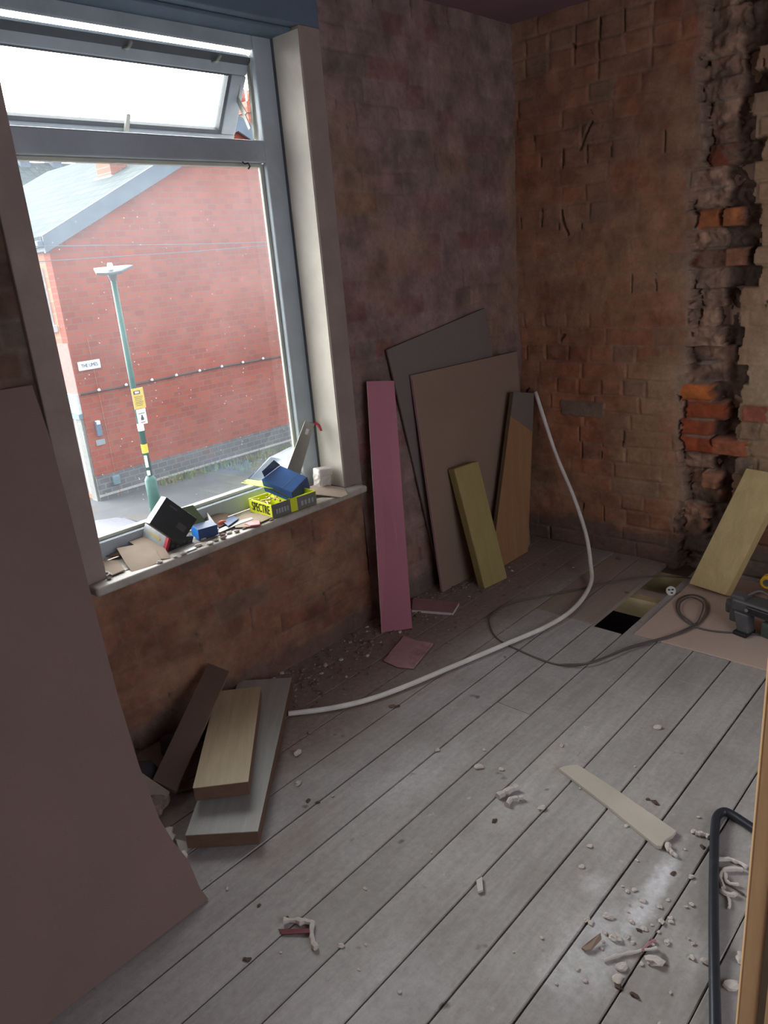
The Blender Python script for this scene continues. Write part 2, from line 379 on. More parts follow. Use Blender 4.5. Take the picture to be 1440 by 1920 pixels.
def grid_wall(name, u0, u1, v0, v1, res, place, fieldf, flip=False):
    nu = int((u1-u0)/res)+1; nv = int((v1-v0)/res)+1
    U, V = np.meshgrid(np.linspace(u0, u1, nu), np.linspace(v0, v1, nv), indexing='ij')
    h, c = fieldf(U, V); P = place(U, V, h).reshape(-1, 3).astype(np.float32)
    me = bpy.data.meshes.new(name); me.vertices.add(nu*nv); me.vertices.foreach_set('co', P.ravel())
    i, j = np.meshgrid(np.arange(nu-1), np.arange(nv-1), indexing='ij'); a = (i*nv+j).ravel()
    q = np.stack([a, a+nv, a+nv+1, a+1], 1)
    if flip: q = q[:, ::-1]
    nf = len(q); me.loops.add(nf*4); me.loops.foreach_set('vertex_index', q.ravel().astype(np.int32)); me.polygons.add(nf)
    me.polygons.foreach_set('loop_start', (np.arange(nf)*4).astype(np.int32)); me.polygons.foreach_set('use_smooth', np.ones(nf, bool))
    me.update(calc_edges=True)
    at_ = me.color_attributes.new('Col', 'FLOAT_COLOR', 'POINT')
    C4 = np.ones((nu*nv, 4), np.float32); C4[:, :3] = np.clip(np.moveaxis(c, 0, -1).reshape(-1, 3), .004, 1); at_.data.foreach_set('color', C4.ravel())
    me.materials.append(M_brick); o = bpy.data.objects.new(name, me); COL.objects.link(o); return o

# right wall (x = XB) with the torn-out chase
def right_field(U, V):
    h, c = brickfield(U, V, 3, (.31, .125, .070))
    row = np.floor(V/CH); rr = hsh(row, 7, 3); r2 = hsh(row, 8, 4); r3 = hsh(row, 9, 5)
    n = fbm(U, V, 24, 90, 3)*.02
    left = 1.283+(rr-.5)*.045+n*1.6; colr = 1.155+(r2-.5)*.085+n*1.4; slot = 1.055+(r3-.5)*.07+n
    fv = V-row*CH; jn = np.clip((np.minimum(fv, CH-fv)-.004)/.006, 0, 1)
    toneC = np.array([.34, .21, .15])[:, None, None]; mort = np.array([.30, .25, .21])[:, None, None]
    red = np.array([.33, .075, .028])[:, None, None]; org = np.array([.58, .17, .045])[:, None, None]; dk = np.array([.07, .045, .035])[:, None, None]
    c = c*1.18
    k = np.clip((1.75-U)/.5, 0, 1)*np.clip((1.75-V)/.6, 0, 1)*np.clip(.62+fbm(U, V, 3.5, 201)*1.8, 0, 1)*np.clip((V-.15)/.2, 0, 1)*.75; c = c*(1-k)+np.array([.44, .31, .20])[:, None, None]*k*(1+.5*fbm(U, V, 13, 202))  # paler towards lower right: plaster residue, with a light gradient put into the colour
    # right of the slot: set back a little, rougher, greyer
    reg = U < slot; h = np.where(reg, h*1.4-.028, h)
    k = np.clip(.55+fbm(U, V, 2.2, 44)*1.4, 0, 1)*reg; c = c*(1-k*.65)+np.array([.40, .33, .22])[:, None, None]*k*.65
    # slot
    s = (U >= slot) & (U < colr); depth = -.085-.03*r3+fbm(U, V, 18, 95)*.05
    h = np.where(s, depth, h); c = np.where(s, np.array([.13, .085, .065])[:, None, None]*(1+fbm(U, V, 12, 97)), c)
    # column of toothed bricks
    b = (U >= colr) & (U < left); hb = -.030-(rr > .5)*.022-(r3 > .72)*.03+fbm(U, V, 30, 98)*.022+fbm(U, V, 11, 198)*.03-(1-jn)*.008*np.clip(.4+fbm(U, V, 9, 77)*2, 0, 1)
    isred = np.isin(row, [7, 8, 9]); isor = np.isin(row, [10]); iso2 = np.isin(row, [19]); isr2 = np.isin(row, [17, 22, 1])
    hb = np.where(isred | isor | iso2, -.004-(1-jn)*.014+fbm(U, V, 30, 98)*.008, hb)
    cb = toneC*(1+.8*(r2-.5))*(1+fbm(U, V, 18, 92)); cb = np.where(isred, red, cb); cb = np.where(isor, org, cb); cb = np.where(iso2, org*.8, cb); cb = np.where(isr2, red*.55, cb)
    cb = cb*(1+.5*fbm(U, V, 25, 93)); jm = (1-jn)*np.clip(.45+fbm(U, V, 9, 78)*2.2, 0, 1)*.7; cb = cb*(1-jm)+mort*jm; km = np.clip(fbm(U, V, 8, 79)*3-.1, 0, .7)*(~(isred | isor | iso2)); cb = cb*(1-km)+np.array([.24, .17, .13])[:, None, None]*km
    h = np.where(b, hb, h); c = np.where(b, cb, c)
    # ragged black crack between plastered face and column
    e = np.abs(U-left-.004); ck = (e < .007+.007*fbm(U, V, 20, 99)) & (fbm(U, V, 7, 101) > -.12); h = np.where(ck, h-.04, h); c = np.where(ck, c*.5, c)
    edge = (U > left) & (U < left+.03); c = np.where(edge, c*.6+mort*.4, c)
    # proud half bricks right of the slot
    for z0, y0, y1, cc in ((7, 1.02, 1.165, (.36, .12, .06)), (9, .955, 1.045, (.32, .10, .06)), (8, .985, 1.05, (.26, .17, .11)), (5.0, 1.13, 1.2, (.36, .17, .10)), (19, 1.10, 1.17, (.42, .14, .05)), (17, 1.08, 1.15, (.30, .13, .07)), (6, 1.0, 1.06, (.22, .16, .12))):
        m = (V > z0*CH+.005) & (V < (z0+1)*CH-.004) & (U > y0+n) & (U < y1+n*.5)
        h = np.where(m, -.002+fbm(U, V, 30, 98)*.01, h); c = np.where(m, np.array(cc)[:, None, None]*(1+.6*fbm(U, V, 25, 93)), c)
    # long wandering crack near the corner and a pale patch brick
    cx = 1.885+fbm(V*0+1, V, 3, 120, 3)*.14-.10*np.clip((V-.9), -1, .3); ck = (np.abs(U-cx) < .006+.006*fbm(U, V, 9, 121)) & (V > 1.05) & (V < 2.3) & (fbm(U, V, 5, 122) > -.05)
    h = np.where(ck, h-.014, h); c = np.where(ck, c*.6, c)
    m = (np.abs(U-1.79) < .115+n*.3) & (np.abs(V-.722) < .036+n*.2); h = np.where(m, .008+fbm(U, V, 20, 98)*.004, h); c = np.where(m, np.array([.24, .17, .13])[:, None, None]*(1+.4*fbm(U, V, 16, 98)), c)
    # grey slurry on lowest courses
    k = np.clip((.17-V)/.05+fbm(U, V, 6, 130), 0, 1)*.75; c = c*(1-k)+np.array([.135, .115, .10])[:, None, None]*k
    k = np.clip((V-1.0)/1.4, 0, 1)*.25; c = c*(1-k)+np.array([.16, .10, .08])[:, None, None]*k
    return h, c
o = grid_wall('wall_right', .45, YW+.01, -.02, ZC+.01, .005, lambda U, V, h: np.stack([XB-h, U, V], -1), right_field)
struct(o)
struct(MB().box((XB+.12, -1.6, -.3), (XB+.35, 2.6, 2.7)).box((XB+.0, -1.6, -.02), (XB+.13, .455, ZC)).build('wall_right', [M_brick if 0 else M_room]))

def win_field(seed, tone):
    def f(U, V):
        h, c = brickfield(U, V, seed, tone)
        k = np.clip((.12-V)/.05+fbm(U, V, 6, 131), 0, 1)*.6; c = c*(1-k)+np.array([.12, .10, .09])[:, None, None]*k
        return h*.8, c
    return f
pl = lambda U, V, h: np.stack([U, YW-h, V], -1)
# piece right of the window, piece under the sill, piece left of the window, strip over it
struct(grid_wall('wall_window', 2.127, XB+.02, -.02, ZC+.01, .006, pl, win_field(21, (.25, .165, .160)), True))
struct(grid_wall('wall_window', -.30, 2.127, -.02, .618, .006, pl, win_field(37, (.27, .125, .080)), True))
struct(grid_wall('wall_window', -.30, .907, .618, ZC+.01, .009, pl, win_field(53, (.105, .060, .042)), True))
struct(MB().box((-1.3, YW+.04, -3.1), (.907, 2.42, 4)).box((2.127, YW+.04, -3.1), (XB+.35, 2.42, 4)).box((.907, YW+.04, -3.1), (2.127, 2.42, .612)).box((.907, YW+.01, 2.36), (2.127, 2.42, 4)).box((-1.3, YW, 0), (-.3, YW+.05, ZC)).build('wall_window', M_room))
# plaster margins and reveals
mb = MB(); mb.box((2.03, YW-.012, .612), (2.127, 2.42, 2.262)); mb.box((.907, YW-.012, .612), (.984, 2.42, 2.262)); struct(mb.build('trim_1', [M_margin], bevel=.004))
struct(MB().box((2.0275, YW-.006, .64), (2.031, 2.32, 2.25)).build('trim_2', M_reveal))
struct(MB().box((.907, YW-.012, 2.262), (2.127, 2.42, ZC)).box((.96, YW+.03, 2.25), (2.05, 2.28, 2.262)).build('trim_3', M_lintel, bevel=.004))

struct(MB().box((-1.35, -1.65, ZC), (XB+.3, 2.3, ZC+.1)).build('ceiling', M_ceil))
struct(MB().box((-1.45, -1.7, -.02), (-1.3, 2.4, 2.6)).build('wall_left', M_room))
# unseen rear wall; its opening is added to let in fill light
mb = MB(); mb.box((-1.4, -1.75, -.02), (-.2, -1.6, 2.6)).box((2.1, -1.75, -.02), (3.6, -1.6, 2.6)).box((-.2, -1.75, -.02), (2.1, -1.6, .55)).box((-.2, -1.75, 2.25), (2.1, -1.6, 2.6))
struct(mb.build('wall_back', M_room))

# ------------------------------------------------------------------ floor: boards with gaps over joists
BW = .1365; Y0 = .658
mb = MB(); cols = []
def plank(x0, x1, y0, y1, c, dz=0):
    g = .0014+random.random()**3*.002; z = dz+random.uniform(-.0015, .001)
    mb.box((x0, y0+g, z-.02), (x1, y1-g, z)); cols.extend([c]*8)
for k in range(-17, 11):
    y0 = Y0+BW*k; y1 = min(y0+BW, YW+.02); base = .42*random.uniform(.93, 1.07); wv = 1.0
    c = (base*wv, base*.965, base*.93)
    xs = [-1.3, random.uniform(-.6, .2), XB]
    if k % 3 == 1: xs = [-1.3, random.uniform(1.9, 2.5), XB]
    xmax = 2.587 if k == 4 else XB+.06
    if k in (5, 6): 
        plank(-1.3, 2.60, y0, y1, c); plank(2.604, XB+.06, y0, y1, (.37, .29, .235)); continue
    for a, b in zip(xs[:-1], xs[1:]):
        b = min(b if b != XB else xmax, xmax)
        f_ = random.uniform(.95, 1.05)
        if b-a > .05: plank(a, b-.003, y0, y1, tuple(q*f_ for q in c))
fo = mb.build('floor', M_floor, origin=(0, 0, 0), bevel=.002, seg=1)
ca = fo.data.color_attributes.new('Col', 'FLOAT_COLOR', 'POINT')
ca.data.foreach_set('color', np.array([(*c, 1) for c in cols], np.float32).ravel()); struct(fo)
struct(MB().box((-1.4, -1.7, -.32), (XB+.1, 2.3, -.26)).build('floor', M_bag))
for i, (x, zt, lab) in enumerate(((2.955, -.022, 'pale floor joist crossing the middle of the open floor hole'), (3.235, -.022, 'pale floor joist at the wall end of the open floor hole'), (2.50, -.022, None), (2.05, -.022, None))):
    if lab is None: continue
    tag(MB().box((x, .7, -.11), (x+.05, 1.9, zt)).build('floor_joist', M_joist, bevel=.002), lab, 'joist', 'joists under the floor')
tag(MB().box((2.60, .30, .0005), (3.325, 1.163, .0065)).build('plywood_sheet', M_ply, bevel=.0015), 'flat brown plywood sheet laid over the boards beside the floor hole', 'plywood')
tag(MB().tube(spline([(2.59, 1.28, -.10), (2.75, 1.24, -.08), (2.9, 1.22, -.06), (2.94, 1.15, -.05)]), .004, 8).build('floor_cable', M_cable, smooth=True), 'thin brown cable running inside the floor hole', 'cable')

# ------------------------------------------------------------------ the window
wo = empty('window_1', (1.49, 2.3, .64), '', ''); del wo['label']; del wo['category']; wo['kind'] = 'structure'
mb = MB()
mb.box((1.945, 2.275, .635), (2.032, 2.300, 2.262)).box((1.968, 2.300, .635), (2.032, 2.345, 2.262)).box((.94, 2.275, .635), (1.03, 2.345, 2.262)).box((1.03, 2.27, 1.853), (1.945, 2.345, 1.925))
mb.box((1.03, 2.275, 2.207), (1.945, 2.288, 2.262)).box((1.03, 2.288, 2.240), (1.97, 2.345, 2.262)).box((1.03, 2.275, .635), (1.945, 2.345, .70))
mb.build('window_frame', M_upvc, wo, bevel=.006)
mb = MB()
for a, b in (((1.933, 2.299, .70), (1.969, 2.312, 1.853)), ((1.03, 2.295, .70), (1.042, 2.325, 1.853)), ((1.042, 2.295, .70), (1.933, 2.325, .712)), ((1.042, 2.295, 1.841), (1.933, 2.325, 1.853)), ((1.960, 2.303, 1.925), (1.969, 2.345, 2.240))): mb.box(a, b)
mb.build('glazing_bead', M_upvc_in, wo, bevel=.003)
MB().box((1.04, 2.306, .708), (1.935, 2.312, 1.845)).build('pane', M_glass, wo)
MB().box((2.026, 2.262, .64), (2.0295, 2.276, 2.25)).build('sealant', M_rubber, wo)
# open top-hung vent
T0 = Vector((0, 2.305, 2.192)); D = Vector((0, .155, -.25)); D.normalize(); N = Vector((0, .25, .155)).normalized(); SL = .325
x0, x1 = .985, 1.955
def sp(x, s, n): return Vector((x, 0, 0))+T0+D*s+N*n
def sbar(mb, xa, xb, sa, sb, na, nb): mb.ob(sp(xa, sa, na), (xb-xa, 0, 0), D*(sb-sa), N*(nb-na))
mb = MB(); sbar(mb, x0, x1, 0, .062, 0, .028); sbar(mb, x0, x1, SL-.062, SL, 0, .045); sbar(mb, x0, x0+.062, .062, SL-.062, 0, .045); sbar(mb, x1-.062, x1, .062, SL-.062, 0, .045)
sash = mb.build('vent_sash', M_upvc, wo, bevel=.005)
mb = MB(); sbar(mb, x0+.06, x1-.06, .072, SL-.072, .02, .026); mb.build('pane', M_glass2, sash)
mb = MB(); sbar(mb, x0, x1, .001, .026, -.002, .0)
for (xa, xb) in ((x0+.062, x1-.062),):
    sbar(mb, xa, xb, SL-.075, SL-.062, .004, .03); sbar(mb, xa, xb, .062, .070, .01, .03)
sbar(mb, x1-.075, x1-.062, .062, SL-.062, .004, .03); mb.build('gasket', M_rubber, sash)
mb = MB(); hx = 1.49; mb.ob(sp(hx-.02, SL-.045, -.012), (.045, 0, 0), D*.03, N*.012); mb.ob(sp(hx, SL-.115, -.028), (.014, 0, 0), D*.10, N*.012); mb.ob(sp(hx, SL-.035, -.028), (.014, 0, 0), D*.014, N*.02)
mb.build('window_handle', M_upvc_in, sash, bevel=.002)
for hx in (1.47, 1.80): 
    mb = MB(); mb.tube([sp(hx, .03, 0), sp(hx+.004, .022, -.02), sp(hx+.008, .0, -.028)], .005, 8); mb.build('catch', M_steel, sash, smooth=True)
mb = MB()
def bar(mb, a, b, wd=.012, th=.003):
    a, b = Vector(a), Vector(b); d = (b-a); s_ = d.normalized().cross(Vector((1, 0, 0))).normalized()*wd
    mb.ob(a-s_/2, d, s_, (th, 0, 0))
bar(mb, (1.950, 2.318, 2.18), (1.950, 2.335, 1.94)); bar(mb, (1.932, 2.335, 2.17), (1.932, 2.375, 2.08)); bar(mb, (1.930, 2.375, 2.08), (1.930, 2.34, 2.02)); bar(mb, (1.932, 2.40, 2.12), (1.932, 2.33, 1.97), .014)
mb.build('friction_stay', M_steel, wo)
MB().tube([(1.83, 2.268, 1.852), (1.835, 2.262, 1.845), (1.85, 2.262, 1.848), (1.86, 2.266, 1.838), (1.85, 2.264, 1.830)], .003, 6).build('hook', M_toolblk, wo)
mb = MB(); mb.box((.986, YW-.01, .612), (2.026, 2.276, .638)); mb.box((.915, 2.068, .610), (2.095, YW-.008, .638))
mb.build('window_sill', M_sill, wo, bevel=.010, seg=4)

# ------------------------------------------------------------------ things on the sill
ZS = .6385
def rotm(a): return Matrix.Rotation(a[2], 3, 'Z') @ Matrix.Rotation(a[1], 3, 'Y') @ Matrix.Rotation(a[0], 3, 'X')
class Frame:
    def __init__(s, T, A, d): s.T = Vector(T); m = rotm(A); s.x = m.col[0]*d[0]; s.y = m.col[1]*d[1]; s.z = m.col[2]*d[2]; s.d = d; s.m = m
    def p(s, a, b, c): return s.T+s.x*a+s.y*b+s.z*c
    def patch(s, mb, a0, a1, b0, b1, face, out=.0008):
        """thin printed patch on a face: 'front' (y=0) or 'left' (x=0) or 'top'"""
        if face == 'front': n = -s.m.col[1]*out; pts = [s.p(a0, 0, b0), s.p(a1, 0, b0), s.p(a1, 0, b1), s.p(a0, 0, b1)]
        elif face == 'left': n = -s.m.col[0]*out; pts = [s.p(0, a0, b0), s.p(0, a1, b0), s.p(0, a1, b1), s.p(0, a0, b1)]
        else: n = s.m.col[2]*out; pts = [s.p(a0, b0, 1), s.p(a1, b0, 1), s.p(a1, b1, 1), s.p(a0, b1, 1)]
        mb.prism(pts, n); return mb
    def block(s, mb): mb.ob(s.T, s.x, s.y, s.z); return mb
# black box with lid thrown back
bb = empty('screw_box', (1.22, 2.15, ZS), 'opened black and silver screw box with red band tipped up on the sill', 'box')
fb = Frame((1.207, 2.150, .6421), (.2155, .35, .1342), (.1033, .1327, .0545)); fb.block(MB()).build('box_base', M_black, bb, bevel=.0015)
fl_ = Frame((1.1478, 2.1124, .7646), (-.0803, .8334, -.1343), (.1345, .034, .101)); fl_.block(MB()).build('box_lid', M_black, bb, bevel=.0015)
fl_.patch(MB(), .02, .98, .02, .98, 'left').build('side_label', M_whitecard, bb)
fl_.patch(MB(), .62, .88, .38, .58, 'front').build('panel_print', M_greyprint, bb); fl_.patch(MB(), .18, .42, .82, .87, 'front').build('panel_print', M_greyprint, bb)
fb.patch(MB(), .12, .99, .03, .97, 'left').build('silver_panel', M_silver, bb)
mb = MB(); fb.patch(mb, .005, .12, .0, 1.0, 'left', .0014); fb.patch(mb, 0, .06, 0, 1, 'front', .001); mb.build('red_band', M_redband, bb)
mb = MB(); n = -fb.m.col[0]*.0022
mb.prism([fb.p(0, .30, .42)+n*.5, fb.p(0, .30, .56)+n*.5, fb.p(0, .38, .60)+n*.5, fb.p(0, .80, .66)+n*.5, fb.p(0, .80, .60)+n*.5, fb.p(0, .38, .44)+n*.5], n*.3); mb.build('screw_picture', M_yellowpic, bb)
mb = MB()
for i in range(3):
    for j in range(2): fb.patch(mb, .15+i*.22, .27+i*.22, .28+j*.3, .44+j*.3, 'front')
fb.patch(mb, .80, .93, .3, .75, 'front'); mb.build('pictograms', M_greyprint, bb)
# small blue carton with green flap
sb = empty('small_carton', (1.37, 2.15, ZS), 'small bright blue carton with open green flap beside the black box', 'box')
fs = Frame((1.3325, 2.1404, .6424), (.1, .0114, -.1712), (.0717, .055, .0379)); fs.block(MB()).build('carton', M_bluedark, sb, bevel=.001)
fs.patch(MB(), .0, 1, 0, 1, 'left').build('end_panel', M_bluebright, sb)
a, b = fs.p(0, .3, 1), fs.p(.8, 1, 1); up = Vector((-.01, .045, .055)); MB().prism([fs.p(.05, .95, 1), fs.p(.75, .95, 1), fs.p(.75, .95, 1)+up, fs.p(-.05, .95, 1)+up], (0, .001, .0008)).build('flap', M_green, sb)
tag(MB().box((1.24, 2.085, ZS+.0005), (1.285, 2.10, ZS+.004)).build('plastic_strip', M_white, bevel=.001), 'tiny white plastic strip on the sill under the blue carton', 'plastic strip')
# yellow box
yb = empty('yellow_box', (1.72, 2.16, ZS), 'open bright yellow screw box lettered SPECTRE on the sill', 'box')
fy = Frame((1.6165, 2.0900, .6395), (.0, .0, -.075), (.205, .145, .052))
mb = MB()
t_ = .012
def wallp(a0, a1, b0, b1): mb.ob(fy.p(a0, b0, 0), fy.x*(a1-a0), fy.y*(b1-b0), fy.z)
wallp(0, .012, 0, 1); wallp(0, 1, .985, 1); wallp(.985, 1, 0, 1); mb.ob(fy.p(0, 0, 0), fy.x, fy.y, fy.z*.03); wallp(.42, .435, 0, 1)
mb.build('box_walls', M_spec, yb)
mb = MB(); mb.ob(fy.p(0.0, 0, 0), fy.x*.43, fy.y*.012, fy.z*.98); mb.ob(fy.p(.56, 0, 0), fy.x*.44, fy.y*.012, fy.z*.98); mb.build('side_panel', M_grid, yb)
mb = MB(); mb.ob(fy.p(.41, -.004, 0), fy.x*.15, fy.y*.02, fy.z*1.0); mb.ob(fy.p(.56, -.01, .94), fy.x*.44, fy.y*.03, fy.z*.06); mb.build('side_stripe', M_spec, yb)
for q0, dq, wq, nq in ((.08, .06, .04, 5), (.64, .08, .05, 4)):
    mb = MB()
    for i in range(nq): fy.patch(mb, q0+i*dq, q0+i*dq+wq, .25, .6, 'front', .0018)
    mb.build('size_marks', M_silver, yb)
text('lettering', 'SPECTRE', .047, M_ink, yb, fy.p(0, .48, .52)-fy.m.col[0]*.0012, -fy.m.col[1], fy.m.col[2], .0006, .62)
hz = fy.p(.43, 0, 1); hb = fy.p(.43, 1, 1); cf = at(1, 2.10, 511, 917); cb = at(1, 2.21, 524, 908); tf = at(1, 2.10, 452, 906); tb = at(1, 2.21, 464, 899)
mb = MB(); mb.prism([hz, hb, cb, cf], (.0012, 0, .0012)); ld = mb.build('lid_inside', M_specd, yb)
mb = MB(); nseg = 8; notch = []
for i in range(nseg+1):
    an = math.pi*i/nseg; m_ = tf.lerp(tb, .3); dr = (tb-tf).normalized(); iw = (cf-tf).normalized(); notch.append(m_-dr*.016*math.cos(an)+iw*.016*math.sin(an))
mb.prism([cf, tf]+notch+[tb, cb], (0, 0, .0012)); mb.build('lid', M_spec, yb)
scr = []
for i in range(14):
    a = .04+random.random()*.3; b = .1+random.random()*.8; p = fy.p(a, b, .62+random.random()*.42); an = random.random()*3.14
    d = Vector((math.cos(an), math.sin(an), random.uniform(-.2, .2)))*.02
    o = MB().tube([p-d, p-d*.98, p-d*.8, p+d*.7, p+d], [.0045, .0042, .0018, .0018, .0004], 7).build('wood_screw', M_screw, smooth=True)
    tag(o, 'brass-coloured wood screw lying inside the open yellow box', 'screw', 'screws in the yellow box')
# blue box lying on the yellow one
ub = empty('blue_box', (1.75, 2.14, .70), 'blue cardboard box with open flap lying on the yellow box', 'box')
fu = Frame((1.670, 2.160, .7232), (.3352, .2551, -1.20), (.125, .088, .050))
Ls = [Vector(p) for p in (at(1, 2.13, 490, 899), at(1, 2.09, 546, 923), at(1, 2.17, 575, 894), at(1, 2.21, 525, 872.5))]
dn = Vector((.008, .0, -.046)); mb = MB(); mb.prism(Ls, dn); mb.build('box_body', M_blue, ub, bevel=.0015)
e1 = (Ls[2]-Ls[1]); mb = MB(); mb.ob(Ls[1]+dn+Vector((.0006, -.0008, 0)), e1*.999, -dn*.985, (.0008, -.001, 0)); mb.build('end_panel', M_bluedark, ub)
c1 = Ls[3]; c0 = Ls[0].lerp(Ls[3], .15); f1 = Vector(at(1, 2.19, 513, 863)); f0 = Vector(at(1, 2.12, 491, 884)); mb = MB(); mb.prism([c0, c1, f1, f0], (.001, -.001, .001)); mb.build('open_flap', M_bluedark, ub)
mb = MB(); m0 = Ls[0].lerp(Ls[1], .66); m1 = Ls[3].lerp(Ls[2], .66); nn = (Ls[1]-Ls[0]).cross(Ls[3]-Ls[0]).normalized()
nn = nn if nn.z > 0 else -nn
mb.prism([m0, m0.lerp(Ls[1], .10), m1.lerp(Ls[2], .10), m1], nn*.0008); mb.build('seam', simple('pale_blue', (.14, .26, .50), .5, bump=0), ub)
# saw blade in the corner
P = [at(1, 2.205, 534, 892), at(1, 2.205, 560, 900), at(1, 2.235, 590, 795), at(1, 2.235, 572, 789)]
sl = [P[3].lerp(P[0], .12).lerp(P[2].lerp(P[1], .12), .35), P[3].lerp(P[0], .12).lerp(P[2].lerp(P[1], .12), .65), P[3].lerp(P[0], .22).lerp(P[2].lerp(P[1], .22), .62), P[3].lerp(P[0], .22).lerp(P[2].lerp(P[1], .22), .38)]
sw = empty('steel_blade', P[0], 'grey steel blade with a slot leaning against the window jamb', 'blade')
MB().prism(P, (0, .0018, 0)).build('blade', M_steel, sw, bevel=.0006)
MB().prism([q-Vector((0, .0008, 0)) for q in sl], (0, .0006, 0)).build('slot', M_white, sw)
tag(MB().tube([at(0, 2.02, 588, 792), at(0, 2.022, 597, 797), at(0, 2.022, 602, 808)], [.004, .005, .003], 8).build('wall_plug', M_redband, smooth=True), 'small red plug sticking out of the plaster reveal by the blade', 'plug')
# paper bag
def blobmesh(c, r, seed, sub=3, flat=.0, amp=.25):
    bm = bmesh.new(); bmesh.ops.create_icosphere(bm, subdivisions=sub, radius=1); rr = random.Random(seed)
    k = [Vector((rr.uniform(-1, 1), rr.uniform(-1, 1), rr.uniform(-1, 1))) for _ in range(7)]
    for v in bm.verts:
        n = v.co.normalized(); s_ = 1+amp*sum(math.sin(n.dot(q)*5+i*1.7) for i, q in enumerate(k))/3
        v.co = Vector((n.x*r[0]*s_, n.y*r[1]*s_, max(n.z, -1+flat)*r[2]*s_))+Vector(c)
    mb = MB(); bm.verts.index_update(); mb.add([v.co for v in bm.verts], [[v.index for v in f.verts] for f in bm.faces]); bm.free(); return mb
pb = empty('paper_bag', (1.985, 2.20, ZS), 'small crumpled white paper bag with folded top in the window corner', 'bag')
c = Vector((1.975, 2.205, ZS)); mb = MB()
def crump(w0, d0, z0, w1, d1, z1, seed, mbx):
    rr = random.Random(seed); rings = 7; npt = 16; vs = []
    for i in range(rings):
        t = i/(rings-1); ww = w0+(w1-w0)*t; dd = d0+(d1-d0)*t
        for j in range(npt):
            an = 2*math.pi*j/npt; q = .5*(abs(math.cos(an))**.5*math.copysign(1, math.cos(an))); s_ = .5*(abs(math.sin(an))**.5*math.copysign(1, math.sin(an)))
            vs.append(c+Vector((q*ww*rr.uniform(.88, 1.06), s_*dd*rr.uniform(.85, 1.08), z0+(z1-z0)*t+rr.uniform(-.002, .002)*(0 < i < rings-1))))
    fs_ = [(i*npt+j, i*npt+(j+1) % npt, (i+1)*npt+(j+1) % npt, (i+1)*npt+j) for i in range(rings-1) for j in range(npt)]+[tuple(range(npt))[::-1], tuple(range((rings-1)*npt, rings*npt))]
    mbx.add(vs, fs_)
crump(.062, .055, .003, .066, .05, .068, 3, mb); mb.build('bag_body', M_paperbag, pb)
mb = MB(); mb.ob(c+Vector((-.034, -.03, .060)), (.066, -.006, -.008), (.003, .045, .004), (-.002, -.003, .030)); mb.build('rolled_top', M_paperbag, pb, bevel=.007)
# flat torn cardboards etc on sill
def flat(name, pts, z, th, mat, label, cat, tilt=(0, 0), lift=0, **k):
    P = [at(2, z, *p) for p in pts]; c0 = sum(P, Vector())/len(P)
    P = [Vector((q.x, min(q.y, 2.268), q.z+lift+tilt[0]*(q.x-c0.x)+tilt[1]*(min(q.y, 2.268)-c0.y))) for q in P]
    return tag(MB().prism(P, (0, 0, th)).build(name, mat, **k), label, cat)
flat('cardboard_piece', [(221, 1038), (262, 1029), (292, 1033), (302, 1046), (247, 1066), (236, 1056)], .652, .002, M_card, 'pale torn cardboard flap at the left end of the sill', 'cardboard', (.05, .2))
flat('cardboard_piece', [(192, 1050), (222, 1052), (234, 1070), (210, 1080), (192, 1072)], ZS+.003, .003, M_card, 'brown torn cardboard scrap nearest the left window jamb', 'cardboard')
flat('cardboard_piece', [(195, 1030), (250, 1008), (290, 1016), (292, 1030), (240, 1040), (200, 1046)], ZS+.010, .003, M_card2, 'dark brown cardboard behind the pale torn flap', 'cardboard', (.05, .25), .01)
flat('cardboard_piece', [(232, 1020), (262, 1008), (305, 1020), (318, 1036), (296, 1040)], ZS+.02, .003, M_card, 'brown cardboard scrap under the tipped black box', 'cardboard', (0, .2))
flat('torn_card', [(432, 978), (458, 964), (500, 962), (512, 970), (470, 988), (442, 990)], ZS+.004, .002, M_card, 'beige torn card sheet left of the yellow box', 'cardboard')
flat('cardboard_piece', [(572, 930), (592, 912), (645, 915), (652, 925), (640, 930), (600, 929)], ZS+.007, .003, M_card, 'brown cardboard sheet under the crumpled paper bag', 'cardboard', (0, .1))
flat('metal_strip', [(408, 994), (446, 978), (472, 971), (474, 974), (446, 984), (412, 999)], ZS+.006, .002, M_steel, 'narrow grey metal strip on the sill by the blue carton', 'metal strip')
flat('dark_plate', [(418, 980), (436, 968), (448, 974), (428, 988)], ZS+.010, .004, M_bluedark, 'small dark grey plate behind the metal strip on sill', 'plate')
tag(blobmesh(at(2, ZS+.010, 416, 981), (.016, .012, .010), 5, 2).build('red_cap', simple('orange_red', (.55, .09, .05), .5), smooth=True), 'small orange red cap beside the blue carton', 'bead')  # small orange-red cap, shaped as a rounded blob
flat('brown_wrapper', [(386, 975), (402, 966), (430, 964), (420, 980), (398, 990)], ZS+.016, .002, M_card2, 'dark brown wrapper behind the small blue carton', 'wrapper', (0, .2))
flat('white_card', [(390, 972), (410, 987), (402, 990), (394, 985)], ZS+.02, .002, M_gyp, 'small cream card edge behind the blue carton', 'card', (0, .3))
flat('pink_wrapper', [(459, 984), (480, 978), (488, 979), (488, 986), (470, 988)], ZS+.004, .006, simple('pink_red_wrapper', (.55, .14, .15), .5), 'crumpled pink and red wrapper in front of the beige card', 'wrapper', bevel=.002)
pr_ = [(418, 1004), (430, 1000), (445, 998), (395, 1020), (410, 1016), (372, 1024), (205, 1086), (300, 1055), (425, 1012), (345, 1040), (520, 978), (330, 1046), (458, 992), (382, 1012)]
